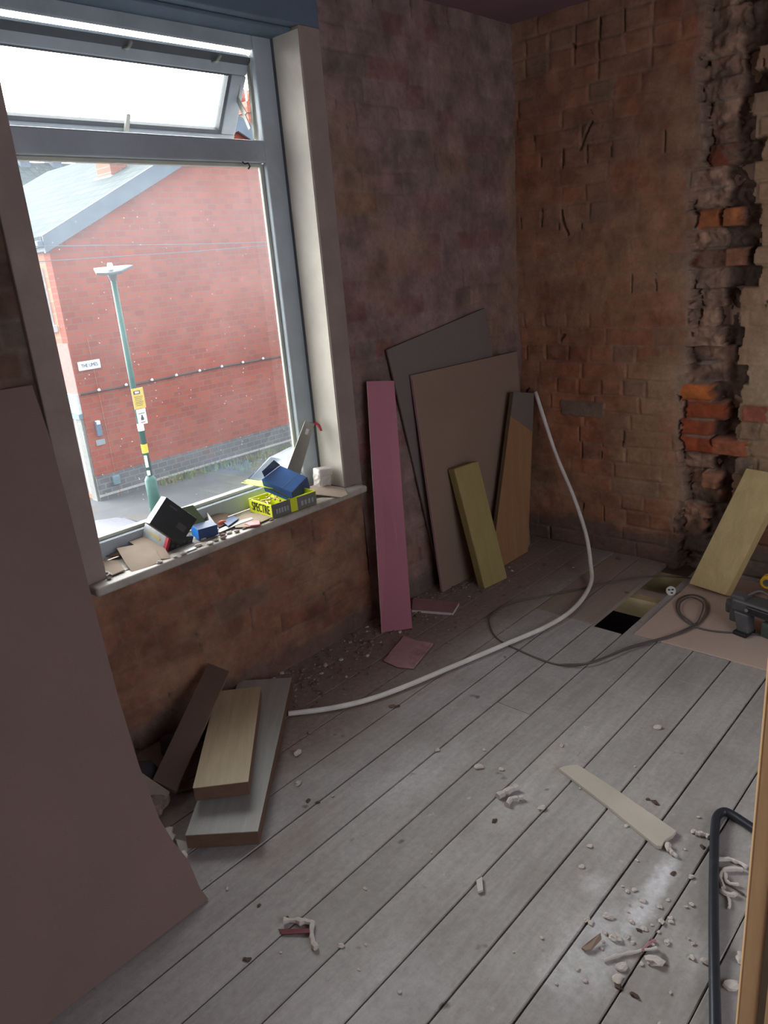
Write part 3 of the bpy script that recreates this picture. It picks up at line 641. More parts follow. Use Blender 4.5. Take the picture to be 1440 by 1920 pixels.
for i, p in enumerate(pr_):
    q = at(2, ZS, *p); r_ = random.uniform(.004, .010)
    o = blobmesh((q.x, max(q.y, 2.085), ZS+r_*.45), (r_*1.5, r_, r_*.5), i, 2, .5).build('sill_crumb', M_plaster if i % 2 else M_rubble)
    tag(o, 'small plaster crumb lying loose on the window sill', 'crumb', 'crumbs on the window sill')
rg = empty('metal_ring', at(2, ZS, 200, 1080), 'small shiny ring fitting at the left end of sill', 'ring'); cc = at(2, ZS+.008, 198, 1076)
MB().tube([cc+Vector((math.cos(a_)*.011, math.sin(a_)*.009, math.sin(a_)*.003)) for a_ in [i*math.pi/8 for i in range(17)]], .0022, 6, False).build('ring', M_white, rg, smooth=True)
MB().tube([cc+Vector((.010, -.004, -.003)), cc+Vector((.030, -.014, -.005))], .002, 6).build('pin', M_steel, rg)

# ------------------------------------------------------------------ boards
def lean(o, px, pz, th):
    """board from bottom-left, bottom-right and top-left corners, thickness away from the room"""
    o, px, pz = map(Vector, (o, px, pz)); ex = px-o; ez = pz-o; n = ez.cross(ex).normalized()
    if n.dot(o-EYE) < 0: n = -n
    return o, ex, n*th, ez
# big plasterboard sheet leaning left of the window, right edge torn
prof = [(.885, 2.118, 1.250), (.868, 2.041, 1.107), (.837, 1.949, .941), (.800, 1.850, .761), (.7750, 1.78, .63), (.750, 1.707, .501), (.725, 1.615, .336), (.7165, 1.547, .213), (.7250, 1.51, .15), (.739, 1.486, .102), (.737, 1.450, .035), (.745, 1.434, .004)]
nrm = Vector((0, .69, -1.25)); nrm = Vector((0, 1.25, -.69)).normalized()
pts = [Vector(p) for p in prof]+[Vector((-.28, 1.400, .004)), Vector((-.28, 2.095, 1.268))]
pts2 = []
for p in pts:
    z = p.z; y = 1.43+(z/1.25)*.685; pts2.append(Vector((p.x, y, z)))
sh = empty('plasterboard_sheet', (.3, 1.43, 0), 'large brown-faced plasterboard sheet leaning beside the window, nearest the left edge', 'plasterboard')
MB().prism([p+nrm*.001 for p in pts2], nrm*.010).build('paper_face', M_sheet, sh)
MB().prism([p+nrm*.0112 for p in pts2], nrm*.001).build('back_paper', M_gyp, sh)
# grey board behind, then front board, strips
o_, ex, n_, ez = lean((2.586, 2.118, .003), (3.24, 2.118, .07), (2.33, 2.122, 1.143), .010)
gb = tag(MB().ob(o_, Vector((.70, 0, .095)), (0, .010, 0), Vector((-.255, 0, 1.14))).build('grey_board', M_board2, bevel=.002), 'dark grey board tilted against the wall behind the brown one', 'board')
fbd = empty('brown_board', (2.9, 2.05, 0), 'large brown plasterboard offcut with pinkish edge leaning near the corner', 'plasterboard')
A = Vector((2.515, 2.055, .003)); B = Vector((3.23, 2.025, .003)); Cc = Vector((2.455, 2.100, 1.020)); Dd = Vector((3.265, 2.10, 1.005)); nb = Vector((0, 1, .04))
MB().prism([A, B, Dd, Cc], nb*.011).build('board_face', M_board, fbd)
MB().prism([A-Vector((.002, 0, 0)), A, Cc, Cc-Vector((.002, 0, 0))], nb*.0115).build('pink_edge', M_pinkedge, fbd)
pk = empty('pink_strip', (2.11, 2.0, 0), 'tall narrow pink plasterboard strip leaning on the wall right of the sill', 'plasterboard')
a0, a1, a2, a3 = fl(716, 1186, .003), fl(773, 1178, .003), at(1, 2.10, 688, 715), None
a3 = at(1, 2.025, 739, 714)
a3 = at(1, 2.10-.045, 739, 714)
nk = (a2-a0).cross(a1-a0).normalized(); nk = nk if nk.y > 0 else -nk
MB().prism([a0, a1, a3, a2], nk*.012).build('pink_face', M_pink, pk)
MB().prism([a0-Vector((.0015, 0, 0)), a0+Vector((0, 0, 0)), a2, a2-Vector((.0015, 0, 0))], nk*.0122).build('cut_edge', M_gyp, pk)
so = empty('pink_offcut', fl(815, 1135), 'small pink plasterboard offcut with white edge flat on floor by brown board', 'plasterboard')
pp = [fl(772, 1143, .012), fl(849, 1149, .012), fl(861, 1130, .012), fl(775, 1120, .012)]
MB().prism([p-Vector((0, 0, .012)) for p in pp], (0, 0, .0105)).build('white_edge', M_gyp, so); MB().prism([p-Vector((0, 0, .0014)) for p in pp], (0, 0, .0014)).build('pink_face', M_pink2, so)
pt = [fl(719, 1239, .006), fl(745, 1250, .006), fl(775, 1253, .006), fl(800, 1222, .006), fl(813, 1206, .006), fl(782, 1201, .006), fl(757, 1192, .006), fl(735, 1218, .006)]
tag(MB().prism([p-Vector((0, 0, .004)) for p in pt], (0, 0, .005)).build('pink_scrap', M_pinklight, bevel=.002), 'dirty pale pink torn scrap lying flat on the floorboards', 'scrap')
# treated timber block
A = Vector((2.645, 1.908, .002)); B = Vector((2.803, 1.887, .002)); C2 = Vector((2.595, 2.035, .575))
o_, ex, n_, ez = lean(A, B, C2, .045)
ez = ez-ex.normalized()*ez.dot(ex.normalized())*.4
tag(MB().ob(o_, ex, n_, ez).build('timber_block', M_cls, bevel=.006, seg=3), 'short yellowish green treated timber leaning on the brown board', 'timber')
q = [at(1, 2.0, 903, 1030), at(1, 2.0, 985, 1022), at(1, 2.04, 1001, 737), at(1, 2.04, 963, 735)]
q[0].z = max(q[0].z, .003); q[1] = Vector((q[1].x, 1.985, .003)); q[0] = Vector((2.80, 1.985, .003))
op = empty('orange_plank', (2.95, 2.0, 0), 'orange-brown wood offcut leaning in the corner behind the timber', 'plank')
MB().prism(q, (0, .018, 0)).build('plank_face', M_orange, op)
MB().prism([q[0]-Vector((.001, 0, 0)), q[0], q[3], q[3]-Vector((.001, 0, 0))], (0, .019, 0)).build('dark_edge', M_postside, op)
MB().prism([q[3]-Vector((0, .001, 0)), q[2]-Vector((0, .001, 0)), q[2].lerp(q[1], .24)-Vector((0, .001, 0)), q[3].lerp(q[0], .13)-Vector((0, .001, 0))], (0, .0008, 0)).build('grey_end', M_board2, op)
# big post leaning right
A = Vector((3.112, 1.146, .009)); B = Vector((3.075, .977, .009)); C2 = Vector((3.322, 1.005, .50))
o_, ex, n_, ez = lean(A, B, C2, .055)
n2 = n_.copy(); 
if n2.z > 0: n2 = -n2
tag(MB().ob(o_+Vector((0, 0, .022)), ex, n2*.9, ez).build('timber_post', M_post, bevel=.003), 'thick pale treated timber leaning on the right brick wall', 'timber')
# planks lower left
fa = Frame((.8104, 1.6178, .012), (-.0038, .015, -.8367), (.1974, .8001, .0459))
fb2 = Frame((.8927, 1.6843, .082), (-.050, .012, -.7426), (.1555, .56, .0444))
for fr2, mt, nm, lab in ((fa, M_plankA, 'grey_plank', 'wide grey faced plank lying lowest of the two stacked planks'), (fb2, M_plankB, 'pale_plank', 'pale yellow faced plank lying on top of the wide grey plank')):
    e = empty(nm, fr2.T, lab, 'plank')
    MB().ob(fr2.T, fr2.x, fr2.y, fr2.z*.94).build('plank_shaded_core', M_coreshade, e, bevel=.0015)
    MB().ob(fr2.p(-.004, -.001, .94), fr2.x*1.008, fr2.y*1.002, fr2.z*.06).build('top_face', mt, e, bevel=.0008)
A = fl(286, 1462, .06); B = fl(330, 1484, .05); C2 = at(1, 2.11, 390, 1243)
D2 = C2+(B-A)
tag(MB().prism([A, B, D2, C2], (0, .004, -.012)).build('narrow_board', M_plankC, bevel=.001), 'narrow brown board leaning against the wall beside stacked planks', 'board')
A = [fl(262, 1446, .10), fl(318, 1484, .05), fl(300, 1512, .03), fl(268, 1490, .06)]
tag(MB().prism(A, (0, 0, -.008)).build('cardboard_flap', M_card, bevel=.001), 'bent brown cardboard between leaning sheet and narrow board', 'cardboard')
tag(MB().prism([fl(318, 1484, .012), fl(372, 1475, .012), fl(366, 1462, .012), fl(325, 1468, .012)], (0, 0, -.01)).build('wood_offcut', M_plankC, bevel=.002), 'short wood offcut poking out under the stacked planks', 'offcut')
for i, (x, y, r_, m, lab, cat, nm) in enumerate(((.86, 1.97, .075, M_bag, 'dark crumpled rubble bag in the gap under the narrow board', 'bag', 'rubble_bag'), (1.05, 2.03, .06, M_bag, 'black plastic bundle against the wall under the sill', 'bag', 'plastic_bundle'),
        (.83, 1.83, .05, M_rubble, 'broken brick lump beside the leaning sheet', 'brick lump', 'brick_lump'), (1.16, 2.05, .04, M_rubble, 'broken brick lump at the foot of the window wall', 'brick lump', 'brick_lump'),
        (.79, 1.70, .03, M_plaster, 'pale plaster lump by the torn sheet edge', 'plaster lump', 'plaster_lump'), (.765, 1.60, .028, M_plaster, 'grey plaster lump beside the grey plank end', 'plaster lump', 'plaster_lump'))):
    tag(blobmesh((x, y, r_*.55), (r_, r_*.8, r_*.6), 40+i, 3, .3).build(nm, m, smooth=m is M_bag), lab, cat)
tag(MB().prism([fl(330, 1575, .02), fl(350, 1580, .02), fl(352, 1612, .004), fl(338, 1600, .004)], (0, 0, .004)).build('plaster_slab', M_plaster), 'small grey slab of plaster between sheet and stacked planks', 'plaster')
# white strip on floor
Q = [fl(1048, 1440, .012), fl(1058, 1436, .012), fl(1083, 1433, .012), fl(1150, 1476, .012), fl(1268, 1557, .012), fl(1262, 1566, .012), fl(1248, 1574, .012), fl(1240, 1586, .012), fl(1232, 1586, .012), fl(1140, 1511, .012)]
tag(MB().prism([q-Vector((0, 0, .011)) for q in Q], (0, 0, .011)).build('plasterboard_strip', simple('cream_paper', (.52, .47, .40), .8, scale=4), bevel=.0015), 'long cream plasterboard strip with broken end flat on floorboards', 'plasterboard')

# pipe and cables
pts = [fl(541, 1338, .012), fl(560, 1336, .012), fl(620, 1328, .012), fl(690, 1312, .012), fl(760, 1287, .012), fl(860, 1245, .012), fl(950, 1207, .012), fl(1030, 1172, .012), fl(1080, 1137, .012), (2.915, 1.515, .017), (3.03, 1.575, .062), (3.12, 1.648, .172), (3.20, 1.757, .320), (3.27, 1.898, .517), (3.325, 2.035, .795)]
tag(MB().tube(spline(pts, 10), .0095, 12).build('white_pipe', M_pipe, smooth=True), 'long white flexible pipe curving over the floor into the corner', 'pipe')
tag(MB().tube(spline([at(0, 3.30, 993, 728), at(0, 3.31, 988, 735), at(0, 3.31, 990, 760), at(0, 3.32, 985, 790)]), .006, 8).build('black_wire', M_toolblk, smooth=True), 'short black wire tail hanging behind the top of white pipe', 'wire')
z = .004
cp = [(3.30, 1.10, -.01)]+[tuple(fl(*p, z)) for p in ((1300, 1085), (1200, 1082), (1050, 1112), (960, 1130), (922, 1152), (918, 1172), (930, 1195), (960, 1213), (1040, 1245), (1100, 1244), (1180, 1215))]+[tuple(fl(*p, .011)) for p in ((1250, 1196), (1302, 1175), (1326, 1150), (1322, 1125), (1298, 1115), (1272, 1124), (1270, 1146), (1290, 1168), (1330, 1182), (1400, 1188), (1470, 1192))]
cp[1] = (3.24, 1.17, .003); cp[2] = tuple(fl(1200, 1082, .010))
tag(MB().tube(spline(cp, 8), .0036, 8).build('power_cable', M_cable, smooth=True), 'dark grey cable looping across the floor to the power tool', 'cable')
cp = [tuple(fl(*p, .014)) for p in ((1050, 1246), (1110, 1242), (1180, 1213), (1255, 1192), (1300, 1172), (1312, 1158))]+[tuple(fl(*p, .016)) for p in ((1318, 1132), (1296, 1120), (1276, 1130), (1276, 1150), (1300, 1170))]
tag(MB().tube(spline(cp, 8), .0032, 8).build('power_cable', M_cable, smooth=True), 'second thinner cable turn coiled over the plywood beside floor hole', 'cable')
# round plug
pc = at(2, .02, 1258, 1108); pg = empty('white_plug', pc, 'round white plug lying at the edge of the floor hole', 'plug')
vw = (EYE-pc).normalized(); u_ = vw.cross(Vector((0, 0, 1))).normalized(); v_ = u_.cross(vw)
MB().tube([pc-vw*.008, pc, pc+vw*.003], [.021, .021, .017], 20).build('plug_body', M_white, pg, bevel=.001)
mb = MB()
for a_, l_ in ((.5, .009), (2.4, .008), (4.3, .010)): 
    q_ = pc+(u_*math.cos(a_)+v_*math.sin(a_))*.009+vw*.0031; mb.ob(q_-u_*.005-v_*.003, u_*.010, v_*.006, vw*.001)
mb.build('pin_slots', M_toolblk, pg)
MB().tube([pc+u_*.0, pc+Vector((.02, .02, -.008)), pc+Vector((.05, .0, -.012))], .003, 8).build('lead', M_cable, pg)
# power tool at right edge
tb_ = (2.86, .86, .008); tl = empty('power_tool', tb_, 'dark grey power saw lying on the plywood at the right edge', 'tool')
O = Vector((2.86, .86, .0)); 
U_ = Vector((-.05, -.20, 0)).normalized(); V_ = Vector((.22, -.05, 0)).normalized(); Z_ = Vector((0, 0, 1))
def tp(a, b, c_): return O+U_*a+V_*b+Z_*c_
def tbx(mb, a0, a1, b0, b1, c0, c1): mb.ob(tp(a0, b0, c0), U_*(a1-a0), V_*(b1-b0), Z_*(c1-c0)); return mb
tbx(MB(), -.02, .24, -.02, .07, .085, .135).build('motor_housing', M_tool, tl, bevel=.012, seg=4)
tbx(MB(), .05, .20, -.03, .03, .098, .125).build('motor_plate', M_toolblk, tl, bevel=.004)
mb = MB(); tbx(mb, -.03, .03, -.01, .05, .03, .145); tbx(mb, -.055, -.02, 0, .04, .06, .10); mb.build('gear_head', M_tool, tl, bevel=.008, seg=3)
mb = MB(); mb.prism([tp(.00, -.03, .09), tp(.06, -.03, .09), tp(.075, -.045, .012), tp(.03, -.045, .009)], V_*.05); mb.build('foot', M_tool, tl, bevel=.005)
tbx(MB(), .02, .075, -.06, .01, .0075, .022).build('shoe', M_toolblk, tl, bevel=.003)
MB().tube([tp(-.045, .02, .055), tp(-.045, .02, .105)], .014, 12).build('blade_clamp', M_tool, tl, smooth=True)
tbx(MB(), .10, .30, -.01, .09, .0075, .07).build('handle', simple('green_grey', (.06, .085, .07), .6), tl, bevel=.012, seg=3)
mb = MB(); mb.tube(spline([tp(.02, .03, .14), tp(.06, .05, .165), tp(.12, .04, .16), tp(.2, .06, .15)]), .006, 8); mb.build('cord', M_cable, tl, smooth=True)
mb = MB(); cq = tp(.055, -.032, .112); mb.tube([cq, cq-V_*.004], .007, 12); mb.build('screw_head', M_steel, tl)
cq = at(0, 3.10, 1441, 1090); ty = empty('yellow_tape', cq, 'round yellow plastic object at the right edge behind the power tool', 'tape')
MB().tube([cq-Vector((.02, 0, 0)), cq+Vector((.02, 0, 0))], .028, 20).build('yellow_case', M_yellow, ty, bevel=.004)
MB().tube([cq-Vector((.023, 0, 0)), cq-Vector((.019, 0, 0))], .015, 16).build('dark_hub', M_tool, ty)
tag(MB().box((3.02, .55, .0068), (3.2, .80, cq.z-.030)).build('dark_case', M_bag, bevel=.01), 'dark case standing on plywood behind the power tool', 'case')
# bent black tube
zt = .014
pts = [fl(1342, 2060, zt), fl(1341, 1920, zt), fl(1339, 1800, zt), fl(1338, 1700, zt), fl(1339, 1600, zt), fl(1341, 1548, zt), fl(1345, 1530, zt), fl(1357, 1522, zt), fl(1372, 1527, zt), fl(1400, 1545, zt), fl(1440, 1572, zt), fl(1470, 1590, zt)]
tag(MB().tube(spline(pts, 6), .0115, 14).build('bent_tube', M_tube, smooth=True), 'bent black steel tube lying on the boards at lower right', 'tube')
# door lining post near the camera
P0 = Vector((.985, .252, 0)); dl = empty('door_post', (1.0, .2, 0), 'varnished wooden door post at the right edge, nearest the camera', 'post')
e2 = Vector((.30, -.95, 0)).normalized(); e3 = Vector((.95, .30, 0)).normalized()
MB().ob(P0+Vector((0, 0, .003)), e2*.16, e3*.035, (0, 0, 1.045)).build('post', M_darkwood, dl, bevel=.003)
MB().ob(P0+Vector((0, 0, .003))+e2*.028-e3*.003, e2*.010, e3*.004, (0, 0, 1.045)).build('bead', M_postside, dl)

# ------------------------------------------------------------------ debris on the floor
def chunk(px, py, w_, seed, mat=M_plaster, flatn=.5, ang=0, asp=1.6):
    q = fl(px, py, 0); mb = blobmesh((0, 0, 0), (w_*asp, w_, w_*flatn), seed, 2, .4, .35); ca_, sa_ = math.cos(ang), math.sin(ang)
    mb.v = [(q.x+a*ca_-b*sa_, q.y+a*sa_+b*ca_, c_+w_*flatn*.62) for a, b, c_ in mb.v]; return mb
def curl(a_, b_, r_, bend, seed, mat, name, lab, cat='plaster peel', grp=None):
    A_, B_ = fl(*a_), fl(*b_); n = 9; rr = random.Random(seed); d = B_-A_; sd = Vector((-d.y, d.x, 0)); P_ = []
    for i in range(n):
        t = i/(n-1); P_.append(A_+d*t+sd*bend*math.sin(math.pi*t)+Vector((rr.uniform(-1, 1)*r_*.3, rr.uniform(-1, 1)*r_*.3, r_*.9)))
    return tag(MB().tube(P_, [r_*rr.uniform(.6, 1.15) for _ in P_], 7).build(name, mat), lab, cat, grp)
curl((535, 1731), (592, 1737), .0085, .05, 1, M_plaster, 'wallpaper_peel', 'white rolled peel lying crosswise on the near left floorboards')
curl((586, 1740), (592, 1783), .008, -.08, 2, M_plaster, 'wallpaper_peel', 'white ragged peel pointing to the camera beside the rolled one')
tag(MB().prism([fl(522, 1743, .004), fl(584, 1742, .006), fl(582, 1750, .006), fl(528, 1753, .003)], (0, 0, .002)).build('red_scrap', simple('maroon', (.16, .025, .035), .7)), 'dark red scrap under the white rolled peel', 'scrap')
curl((934, 1498), (970, 1482), .011, .05, 3, M_gyp, 'plaster_roll', 'pale plaster roll in the middle of the floor, farther of two')
curl((950, 1513), (980, 1501), .009, .2, 4, M_gyp, 'plaster_roll', 'pale broken plaster roll in the middle of the floor, nearer of two')
curl((1255, 1587), (1268, 1608), .008, -.25, 5, M_plaster, 'plaster_curl', 'curved plaster curl by the broken end of the cream strip')
curl((1304, 1566), (1330, 1573), .007, .15, 6, M_gyp, 'plaster_curl', 'short pale curl between the cream strip and black tube')
curl((1131, 1803), (1232, 1780), .0045, .03, 7, M_gyp, 'splinter_strip', 'long thin white splinter in the plaster dust, lower right', 'splinter')
curl((1204, 1786), (1228, 1764), .004, .05, 8, M_pink2, 'pink_splinter', 'thin pink splinter beyond the long white splinter', 'splinter')
SH = 'shavings by the black tube'
curl((1344, 1615), (1398, 1628), .006, .18, 9, M_gyp, 'shaving', 'topmost curled shaving behind the black tube', 'shaving', SH)
curl((1356, 1668), (1392, 1634), .006, .35, 10, M_plaster, 'shaving', 'thick curled shaving in the middle of the heap by the tube', 'shaving', SH)
curl((1360, 1642), (1385, 1662), .006, -.4, 11, M_gyp, 'shaving', 'pale looped shaving right in the heap by the tube', 'shaving', SH)
curl((1346, 1650), (1396, 1680), .003, .05, 12, M_scrap, 'shaving', 'dark thin shaving crossing the heap by the tube', 'shaving', SH)
curl((1350, 1672), (1382, 1680), .006, -.2, 13, M_plaster, 'shaving', 'lower pale shaving of the heap by the tube', 'shaving', SH)
curl((1364, 1682), (1366, 1706), .004, .1, 14, M_gyp, 'shaving', 'lowest thin shaving below the heap by the tube', 'shaving', SH)
tag(MB().prism([fl(893, 1650, .008), fl(904, 1643, .008), fl(906, 1668, .008), fl(896, 1672, .008)], (0, 0, -.007)).build('plaster_chip', M_gyp, bevel=.001), 'small oblong pale chip left of the cream strip on a board gap', 'chip')
tag(MB().prism([fl(1090, 1780, .003), fl(1104, 1768, .008), fl(1126, 1752, .012), (fl(1128, 1762, .006)), fl(1108, 1784, .003), fl(1098, 1786, .002)], (0, 0, .006)).build('brown_shard', M_card, bevel=.001), 'angular brown plaster shard beside the white dust', 'shard')
proto = None
specs = [(1232, 1365, .010), (898, 1440, .010), (1015, 1517, .009), (1053, 1399, .006), (908, 1407, .005), (940, 1443, .006), (1155, 1762, .010), (1228, 1805, .013), (1165, 1815, .010), (1160, 1838, .009), (1105, 1588, .006), (1388, 1800, .010), (1370, 1850, .012), (1322, 1805, .007), (1240, 1730, .006), (1300, 1560, .006), (1090, 1626, .006), (1175, 1550, .005),
         (1296, 1645, .005), (1140, 1720, .008), (1205, 1690, .006), (1190, 1670, .005), (560, 1470, .008), (558, 1414, .010), (640, 1775, .006), (735, 1325, .008), (610, 1250, .009), (585, 1262, .008), (640, 1238, .008), (560, 1280, .007), (690, 1230, .007), (905, 1110, .008), (880, 1120, .006), (975, 1102, .007), (960, 1072, .007), (1020, 1060, .008), (1075, 1065, .006), (1160, 1048, .010), (820, 1408, .007), (870, 1245, .006), (530, 1340, .007), (600, 1300, .008), (500, 1262, .010)]
rr = random.Random(8)
for i in range(34): specs.append((rr.gauss(1210, 70), rr.gauss(1730, 75), rr.uniform(.0025, .0055)))
for i in range(26): specs.append((rr.uniform(480, 760), 0, rr.uniform(.003, .008)))
for i in range(22): specs.append((rr.uniform(420, 1330), rr.uniform(1330, 1880), rr.uniform(.002, .004)))
protos = [chunk(900, 1440, .01, 60+k, ang=k).build('plaster_crumb', M_plaster) for k in range(4)]
for p in protos: p.location = (0, 0, -5)
for i, (x, y, s) in enumerate(specs):
    if y == 0: y = 1290-(x-480)*.50+rr.uniform(-12, 70)
    o = protos[i % 4].copy(); COL.objects.link(o); q = fl(x, y); o.location = (q.x, q.y, .0007); o.scale = [s/.01]*3; o.rotation_euler = (0, 0, rr.random()*6)
    if y < 1330 and i % 2:
        o.data = o.data.copy(); o.data.materials[0] = M_rubble
    if y < 1330: lab, gr = ('small brown brick crumb on the dusty floor strip along the window wall', 'brick crumbs along the window wall') if i % 2 else ('small pale crumb on the dusty floor strip along the window wall', 'pale crumbs along the window wall')
    elif x > 1060 and y > 1540: lab, gr = 'white crumb in the plaster dust patch at the lower right of the floor', 'crumbs in the plaster dust'
    else: lab, gr = 'pale crumb lying alone on the open grey boards in mid floor', 'crumbs on the open boards'
    tag(o, lab, 'crumb', gr)
for p in protos: bpy.data.objects.remove(p)
for i, (x, y, s) in enumerate([(927, 1540, .010), (1228, 1506, .011), (1215, 1500, .007), (1317, 1588, .008), (462, 1800, .010), (486, 1699, .007), (1198, 1745, .007), (745, 1325, .010), (1160, 1850, .010), (595, 1505, .007), (578, 1502, .008), (1190, 1867, .009), (1262, 1639, .008), (540, 1725, .009)]):
    tag(chunk(x, y, s*.65, 80+i, ang=i*1.3).build('dark_crumb', M_scrap), 'small dark brown crumb scattered loose on the floorboards', 'crumb', 'dark crumbs on the floorboards')
# brick rubble along the window wall, too fine to count
mb = MB()
for i in range(520):
    x = rr.uniform(1.25, 3.0); y = 2.12-abs(rr.gauss(0, .13)); s = rr.uniform(.002, .008); a = rr.random()*3
    mb.ob((x, y, 0), (s*1.6*math.cos(a), s*1.6*math.sin(a), s*.2), (-s*math.sin(a), s*math.cos(a), 0), (s*.2, 0, s*.8))
tag(mb.build('brick_dust', M_rubble), 'fine brown brick rubble strewn along the foot of window wall', 'rubble', None, 'stuff')

# ------------------------------------------------------------------ outdoors
G = -2.9
mb = MB(); mb.box((-30, 2.6, G-.2), (60, 10.9, G)); struct(mb.build('ground', M_road)); 
struct(MB().box((-30, 10.9, G-.2), (60, 60, G+.02)).build('ground', M_pave))
tag(MB().box((-30, 10.75, G), (60, 10.9, G+.06)).build('kerb', M_mortarline, bevel=.02), 'pale stone kerb along the pavement across the street', 'kerb')
hb_ = empty('brick_house', (12, 15, G), 'red brick end-of-terrace house with slate roof across the street', 'house')
YG, XL, XR, XM, ZE, SLP = 14.98, 7.15, 16.75, 11.95, 2.37, .48; ZR = ZE+SLP*(XM-XL); YE = 24.0
MB().prism([(XL, YG, G), (XR, YG, G), (XR, YG, ZE), (XM, YG, ZR), (XL, YG, ZE)], (0, .25, 0)).build('gable_wall', M_gable, hb_)
mb = MB(); mb.box((XL, YG+.25, G), (XL+.25, YE, ZE)); mb.box((XL+.2, YE-.2, G), (XR, YE, ZE)); mb.box((XR-.25, YG+.25, G), (XR, YE, ZE)); mb.build('side_wall', M_side, hb_)
MB().box((XL-.012, YG+.02, -.62), (XL+.01, 16.4, .40)).build('rendered_panel', M_sidepink, hb_)
mb = MB()
for s, xo in ((1, XL-.15), (-1, XR+.15)):
    zo = ZE-.15*SLP; mb.prism([(xo, YG-.14, zo+.02), (XM, YG-.14, ZR+.02), (XM, YG-.14, ZR+.10), (xo, YG-.14, zo+.10)], (0, YE-YG+.2, 0))
mb.build('roof', M_slate, hb_)
mb = MB()
for xo in (XL-.15, XR+.15): zo = ZE-.15*SLP; mb.prism([(xo, YG-.17, zo-.20), (XM, YG-.17, ZR-.24), (XM, YG-.17, ZR+.12), (xo, YG-.17, zo+.11)], (0, .06, 0))
mb.build('verge_board', M_verge, hb_)
mb = MB(); mb.box((XL-.26, YG-.15, ZE-.17), (XL-.12, YE, ZE-.05)); mb.box((XL-.14, YG-.1, ZE-.25), (XL, YE, ZE-.10)); mb.build('gutter', M_verge, hb_, bevel=.02)
MB().box((XL-.02, YG-.025, G), (XR, YG+.01, G+.55)).build('plinth', M_plinth, hb_)
MB().box((XL-.02, YG-.035, G+.10), (XR, YG-.02, G+.15)).build('plinth_line', M_mortarline, hb_)
tag_c = lambda x, y, z0, z1, w_, d_, nm: MB().box((x, y, z0), (x+w_, y+d_, z1)).box((x-.05, y-.05, z1-.25), (x+w_+.05, y+d_+.05, z1-.12)).build(nm, M_chim, hb_)
ch1 = tag_c(9.75, 16.7, 3.3, 4.45, .42, .6, 'chimney'); MB().box((9.68, 16.62, 3.45), (10.24, 17.38, 3.72)).build('flashing', M_signw, ch1)
ch2 = tag_c(12.95, 15.6, 3.9, 5.25, .6, .6, 'chimney')
for dx in (.1, .4): MB().tube([(12.95+dx, 15.9, 5.2), (12.95+dx, 15.9, 5.55)], .1, 12).build('chimney_pot', M_chim, ch2, smooth=True)
wf = MB().box((XL-.05, 15.40, .75), (XL+.02, 16.6, 1.85)).build('house_window', M_whitepaint, hb_, bevel=.01); MB().box((XL-.055, 15.5, .85), (XL-.04, 16.5, 1.75)).build('pane', M_carglass, wf)
MB().box((XL-.10, 15.30, .62), (XL+.02, 16.7, .76)).build('house_sill', M_whitepaint, hb_, bevel=.01)
fr_ = MB().box((XL-.06, YG+.03, -1.02), (XL+.02, 16.4, -.62)).build('fascia_panel', M_whitepaint, hb_, bevel=.008); MB().box((XL-.066, 15.32, -1.02), (XL-.058, 15.34, -.62)).build('panel_joint', M_meter, fr_)
df_ = MB().box((XL-.09, YG+.02, -1.12), (XL+.02, 16.4, -1.02)).build('door_head', M_meter, hb_)
mb = MB(); 
for y in (15.26, 15.42, 15.62): mb.box((XL-.05, y, -2.75), (XL+.01, y+.075, -1.12))
mb.build('door_post', M_whitepaint, hb_, bevel=.006)
MB().box((XL-.02, 15.5, -2.75), (XL-.005, 16.4, -1.12)).build('door_glass', M_carglass, hb_); MB().box((XL-.06, 15.02, G), (XL+.01, 15.24, -1.12)).build('grey_pier', simple('grey_pier', (.20, .20, .19), .8), hb_)
# fittings on the gable
sg = empty('street_sign', (7.48, YG-.03, -.08), 'white house name plate lettered THE LIMES on the red gable', 'sign')
MB().box((7.24, YG-.03, -.165), (7.72, YG-.004, .015)).build('plate', M_signw, sg, bevel=.02); text('lettering', 'THE LIMES', .10, M_black2, sg, (7.48, YG-.033, -.075), (1, 0, 0), (0, 0, 1), .002, .78)
lk = empty('wall_lamp', (7.40, YG-.05, -1.6), 'blue grey box lamp fixed on the lower left of the gable', 'wall lamp')
MB().box((7.34, YG-.09, -1.52), (7.44, YG-.004, -1.22)).build('lamp_body', simple('slate_blue', (.10, .14, .20), .5), lk, bevel=.01); MB().box((7.35, YG-.1, -1.28), (7.43, YG-.01, -1.20)).build('lamp_cap', M_signw, lk, bevel=.01)
MB().box((7.29, YG-.03, -1.72), (7.49, YG-.004, -1.60)).build('back_plate', simple('grey_plate', (.22, .24, .25), .6), lk, bevel=.01)
tag(MB().box((7.47, YG-.08, -2.62), (7.63, YG-.004, -2.42)).build('meter_box', M_meter, bevel=.02), 'small grey blue box low on the gable above the plinth', 'box')
tag(MB().tube([(7.55, YG-.02, .45), (7.56, YG-.02, -.6), (7.57, YG-.02, -1.6), (7.56, YG-.02, -2.5), (7.6, YG-.04, -2.9)], .006, 6).build('drop_cable', M_chim), 'thin dark cable running down the gable past the name plate', 'cable')
wc = empty('clipped_cable', (10, YG-.03, -.63), 'dark cable with white clips running level across the gable', 'cable')
MB().tube(spline([(7.15+i*.9, YG-.03, -.62-.012*math.sin(i*1.3)) for i in range(11)], 3), .018, 6).build('cable', M_black2, wc)
for i in range(13): MB().tube([(7.55+.62*i, YG-.05, -.60), (7.56+.62*i, YG-.08, -.585)], .028, 8).build('clip', M_signw, wc)
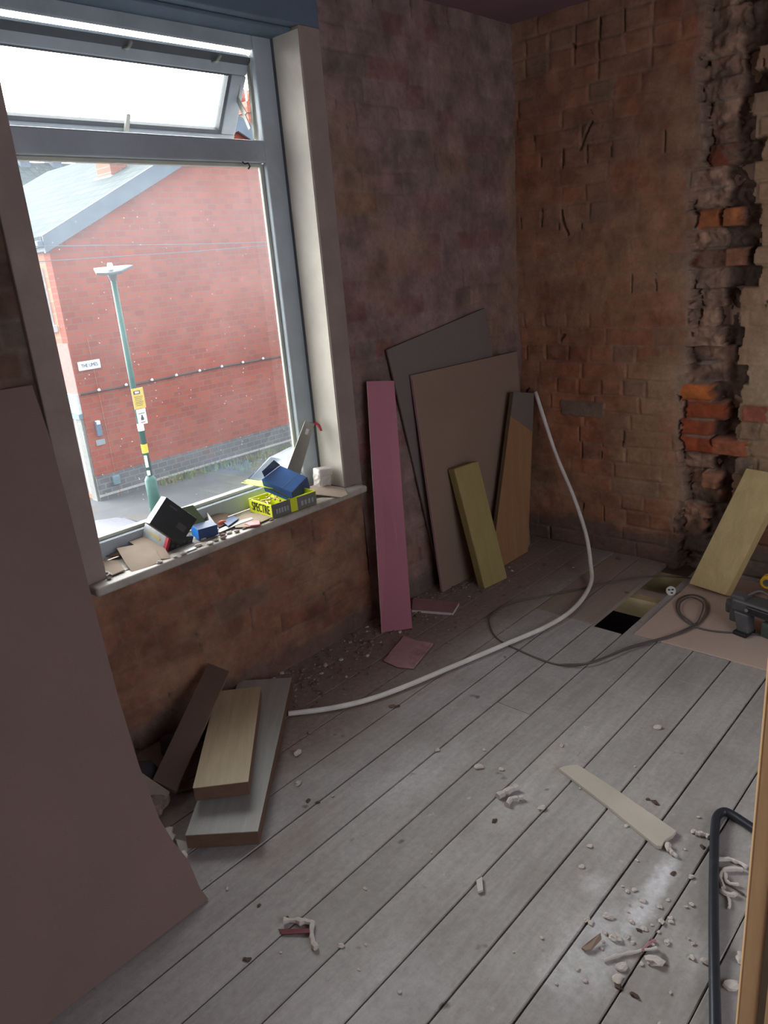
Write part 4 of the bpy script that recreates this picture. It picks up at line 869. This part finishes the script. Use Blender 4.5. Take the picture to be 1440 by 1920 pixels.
for (a, b, lab) in (((2, 13, 2.27), (16, 13, 1.90), 'upper of two thin overhead wires crossing before the gable'), ((2, 13.3, 1.90), (16, 13.3, 2.02), 'lower of two thin overhead wires crossing before the gable')):
    tag(MB().tube([a, ((a[0]+b[0])/2, a[1], (a[2]+b[2])/2-.05), b], .008, 6).build('overhead_wire', M_verge), lab, 'wire', 'overhead wires')
# street lamp
LX, LY = 6.42, 11.5
st = empty('street_lamp', (LX, LY, G), 'green street lamp post with flat grey twin head', 'street lamp')
MB().tube([(LX, LY, G), (LX, LY, -1.75), (LX, LY, -1.68)], [.105, .10, .06], 16).build('lamp_base', M_greenpole, st, smooth=True)
MB().tube([(LX, LY, -1.72), (LX, LY, 1.60)], [.052, .044], 14).build('lamp_pole', M_greenpole, st, smooth=True)
mb = MB(); mb.prism([(LX-.33, LY-.12, 1.60), (LX-.10, LY-.14, 1.58), (LX+.10, LY-.12, 1.60), (LX+.38, LY-.02, 1.68), (LX+.30, LY+.10, 1.69), (LX-.06, LY+.14, 1.68), (LX-.24, LY+.10, 1.68)], (0, 0, .035)); mb.build('lamp_head', M_lampgrey, st, bevel=.01)
MB().tube([(LX-.01, LY, 1.62), (LX-.01, LY, 1.74), (LX-.01, LY, 1.77)], [.045, .045, .03], 12).build('photocell', M_white, st, smooth=True)
MB().tube([(LX, LY, 1.50), (LX, LY, 1.60)], [.046, .075], 12).build('lamp_neck', M_lampgrey, st)
MB().tube([(LX, LY, -1.28), (LX, LY, -1.13)], [.0545, .0545], 14).build('yellow_band', simple('band_yellow', (.62, .42, .02), .5, bump=0), st)
MB().tube([(LX, LY, -.90), (LX, LY, -.78)], .0535, 14).build('sign_bracket', M_white, st)
mb = MB(); mb.box((LX-.058, LY-.062, -1.52), (LX-.02, LY-.03, -1.32)); mb.box((LX-.058, LY-.062, -1.66), (LX-.015, LY-.03, -1.58)); mb.build('sticker', M_signw, st)
s1 = empty('warning_sign', (LX+.02, LY-.06, -.35), 'yellow camera warning sign on the green lamp post', 'sign')
MB().box((LX-.085, LY-.075, -.53), (LX+.125, LY-.062, -.19)).build('plate', M_signy, s1, bevel=.004)
mb = MB(); mb.ob((LX-.06, LY-.078, -.285), (.12, 0, .0), (0, .002, 0), (0, 0, .055)); mb.build('camera_panel', M_black2, s1); 
mb = MB(); mb.ob((LX-.035, LY-.080, -.272), (.055, 0, .0), (0, .002, 0), (0, 0, .03)); mb.prism([(LX+.02, LY-.08, -.262), (LX+.04, LY-.08, -.272), (LX+.04, LY-.08, -.242), (LX+.02, LY-.08, -.252)], (0, .002, 0)); mb.build('camera_icon', M_signw, s1)
mb = MB()
for i in range(6): mb.box((LX-.055+.006*(i % 2), LY-.077, -.335-i*.028), (LX+.095-.012*(i % 3), LY-.0745, -.325-i*.028))
mb.build('print_lines', simple('brown_ink', (.14, .11, .03), .6, bump=0), s1)
s2 = empty('notice_sign', (LX+.03, LY-.06, -.7), 'white notice with dark figure below the yellow sign', 'sign')
MB().box((LX-.065, LY-.073, -.79), (LX+.105, LY-.060, -.535)).build('plate', M_signw, s2, bevel=.006)
mb = MB(); mb.box((LX-.04, LY-.0755, -.612), (LX+.08, LY-.0725, -.602)); mb.prism([(LX-.01, LY-.0755, -.72), (LX+.05, LY-.0755, -.72), (LX+.045, LY-.0755, -.68), (LX+.03, LY-.0755, -.655), (LX+.01, LY-.0755, -.655), (LX-.005, LY-.0755, -.68)], (0, .002, 0)); mb.box((LX+.005, LY-.0755, -.655), (LX+.033, LY-.0735, -.635)); mb.build('figure_icon', M_black2, s2)
MB().box((LX-.02, LY-.0755, -.765), (LX+.06, LY-.0725, -.745)).build('red_line', M_signred, s2)
# weeds
mb = MB()
for i in range(900):
    x = rr.uniform(10.0, 15.5) if i % 3 else rr.uniform(8.5, 10.5); y = YG-.15-abs(rr.gauss(0, .5)) if i % 3 else YG-.1-abs(rr.gauss(0, .12)); h_ = rr.uniform(.04, .2); a = rr.random()*6
    d = Vector((math.cos(a), math.sin(a), 0))*.05; b_ = Vector((x, y, G+.02)); mb.add([b_-d*.5, b_+d*.5, b_+d*rr.uniform(-1, 1)+Vector((0, 0, h_))], [(0, 1, 2)])
tag(mb.build('weeds', M_grass), 'green and rusty weeds growing along the foot of the gable', 'weeds', None, 'stuff')
# parked cars
def car(cx, cy_, flip, label):
    t = empty('parked_car', (cx, cy_, G), label, 'car', None); s = -1 if flip else 1
    def X(x): return cx+s*x
    prof_ = [(-2.05, .30), (-2.08, .55), (-2.0, .74), (-1.55, .88), (-1.15, .98), (-.45, 1.40), (0, 1.47), (.8, 1.46), (1.35, 1.36), (1.80, .98), (2.02, .90), (2.06, .5), (2.0, .3)]
    def sec(yy, k): return [(X(x), cy_+yy, G+(.0+z_ if z_ < .95 else .95+(z_-.95)*k)) for x, z_ in prof_]
    rings = [(-.84, .0), (-.86, .0), (-.80, .0), (-.62, .93), (-.4, 1.0), (.4, 1.0), (.62, .93), (.80, 0), (.86, 0), (.84, 0)]
    mb = MB(); n = len(prof_); vs = []
    for j, (yy, k) in enumerate(rings):
        inn = .96 if j in (0, 9) else 1; vs += [((p[0]-cx)*inn+cx, p[1], p[2]) for p in sec(yy, k)]
    fs_ = [(j*n+i, j*n+(i+1) % n, (j+1)*n+(i+1) % n, (j+1)*n+i) for j in range(len(rings)-1) for i in range(n)]+[tuple(range(n)), tuple(range((len(rings)-1)*n, len(rings)*n))[::-1]]
    mb.add(vs, fs_); mb.build('car_body', M_car, t, smooth=True, bevel=.02)
    def gl(name, pts): MB().prism([(X(a), cy_+b, G+c_) for a, b, c_ in pts], (0, 0, .012)).build(name, M_carglass, t)
    gl('windscreen', [(-1.08, -.60, 1.03), (-1.08, .60, 1.03), (-.50, .50, 1.385), (-.50, -.50, 1.385)])
    gl('rear_window', [(1.40, -.50, 1.335), (1.40, .50, 1.335), (1.76, .60, 1.03), (1.76, -.60, 1.03)])
    for sy_ in (-1, 1):
        MB().prism([(X(-.95), cy_+sy_*.795, G+1.0), (X(-.40), cy_+sy_*.68, G+1.34), (X(1.2), cy_+sy_*.68, G+1.33), (X(1.6), cy_+sy_*.795, G+1.0)], (0, sy_*.012, 0)).build('side_window', M_carglass, t)
        for wx in (-1.3, 1.3):
            wh = MB().tube([(X(wx), cy_+sy_*.68, G+.31), (X(wx), cy_+sy_*.87, G+.31)], .31, 20).build('wheel', M_tyre, t, smooth=False); MB().tube([(X(wx), cy_+sy_*.865, G+.31), (X(wx), cy_+sy_*.88, G+.31)], .2, 16).build('hub', M_lampgrey, wh)
    return t
car(8.25, 9.35, False, 'white parked car seen through the glass behind the yellow box')
car(3.35, 8.9, False, 'white parked car at the lower left corner of the window')
# far house beyond
fh = empty('far_house', (20, 36, G), 'hazy distant house roof with chimneys at the window left', 'house')
MB().box((8, 34, G), (30, 40, 4.6)).build('wall', M_farwall, fh)
MB().prism([(8, 33.6, 4.6), (8, 40.4, 4.6), (8, 37, 6.9)], (22, 0, 0)).build('roof', M_slate, fh)
for x in (17.0, 18.5, 20.4): MB().box((x, 36.6, 6.4), (x+.45, 37.4, 8.0)).build('chimney', M_farwall, fh)

for o in bpy.data.objects:
    if '_w' in o: del o['_w']
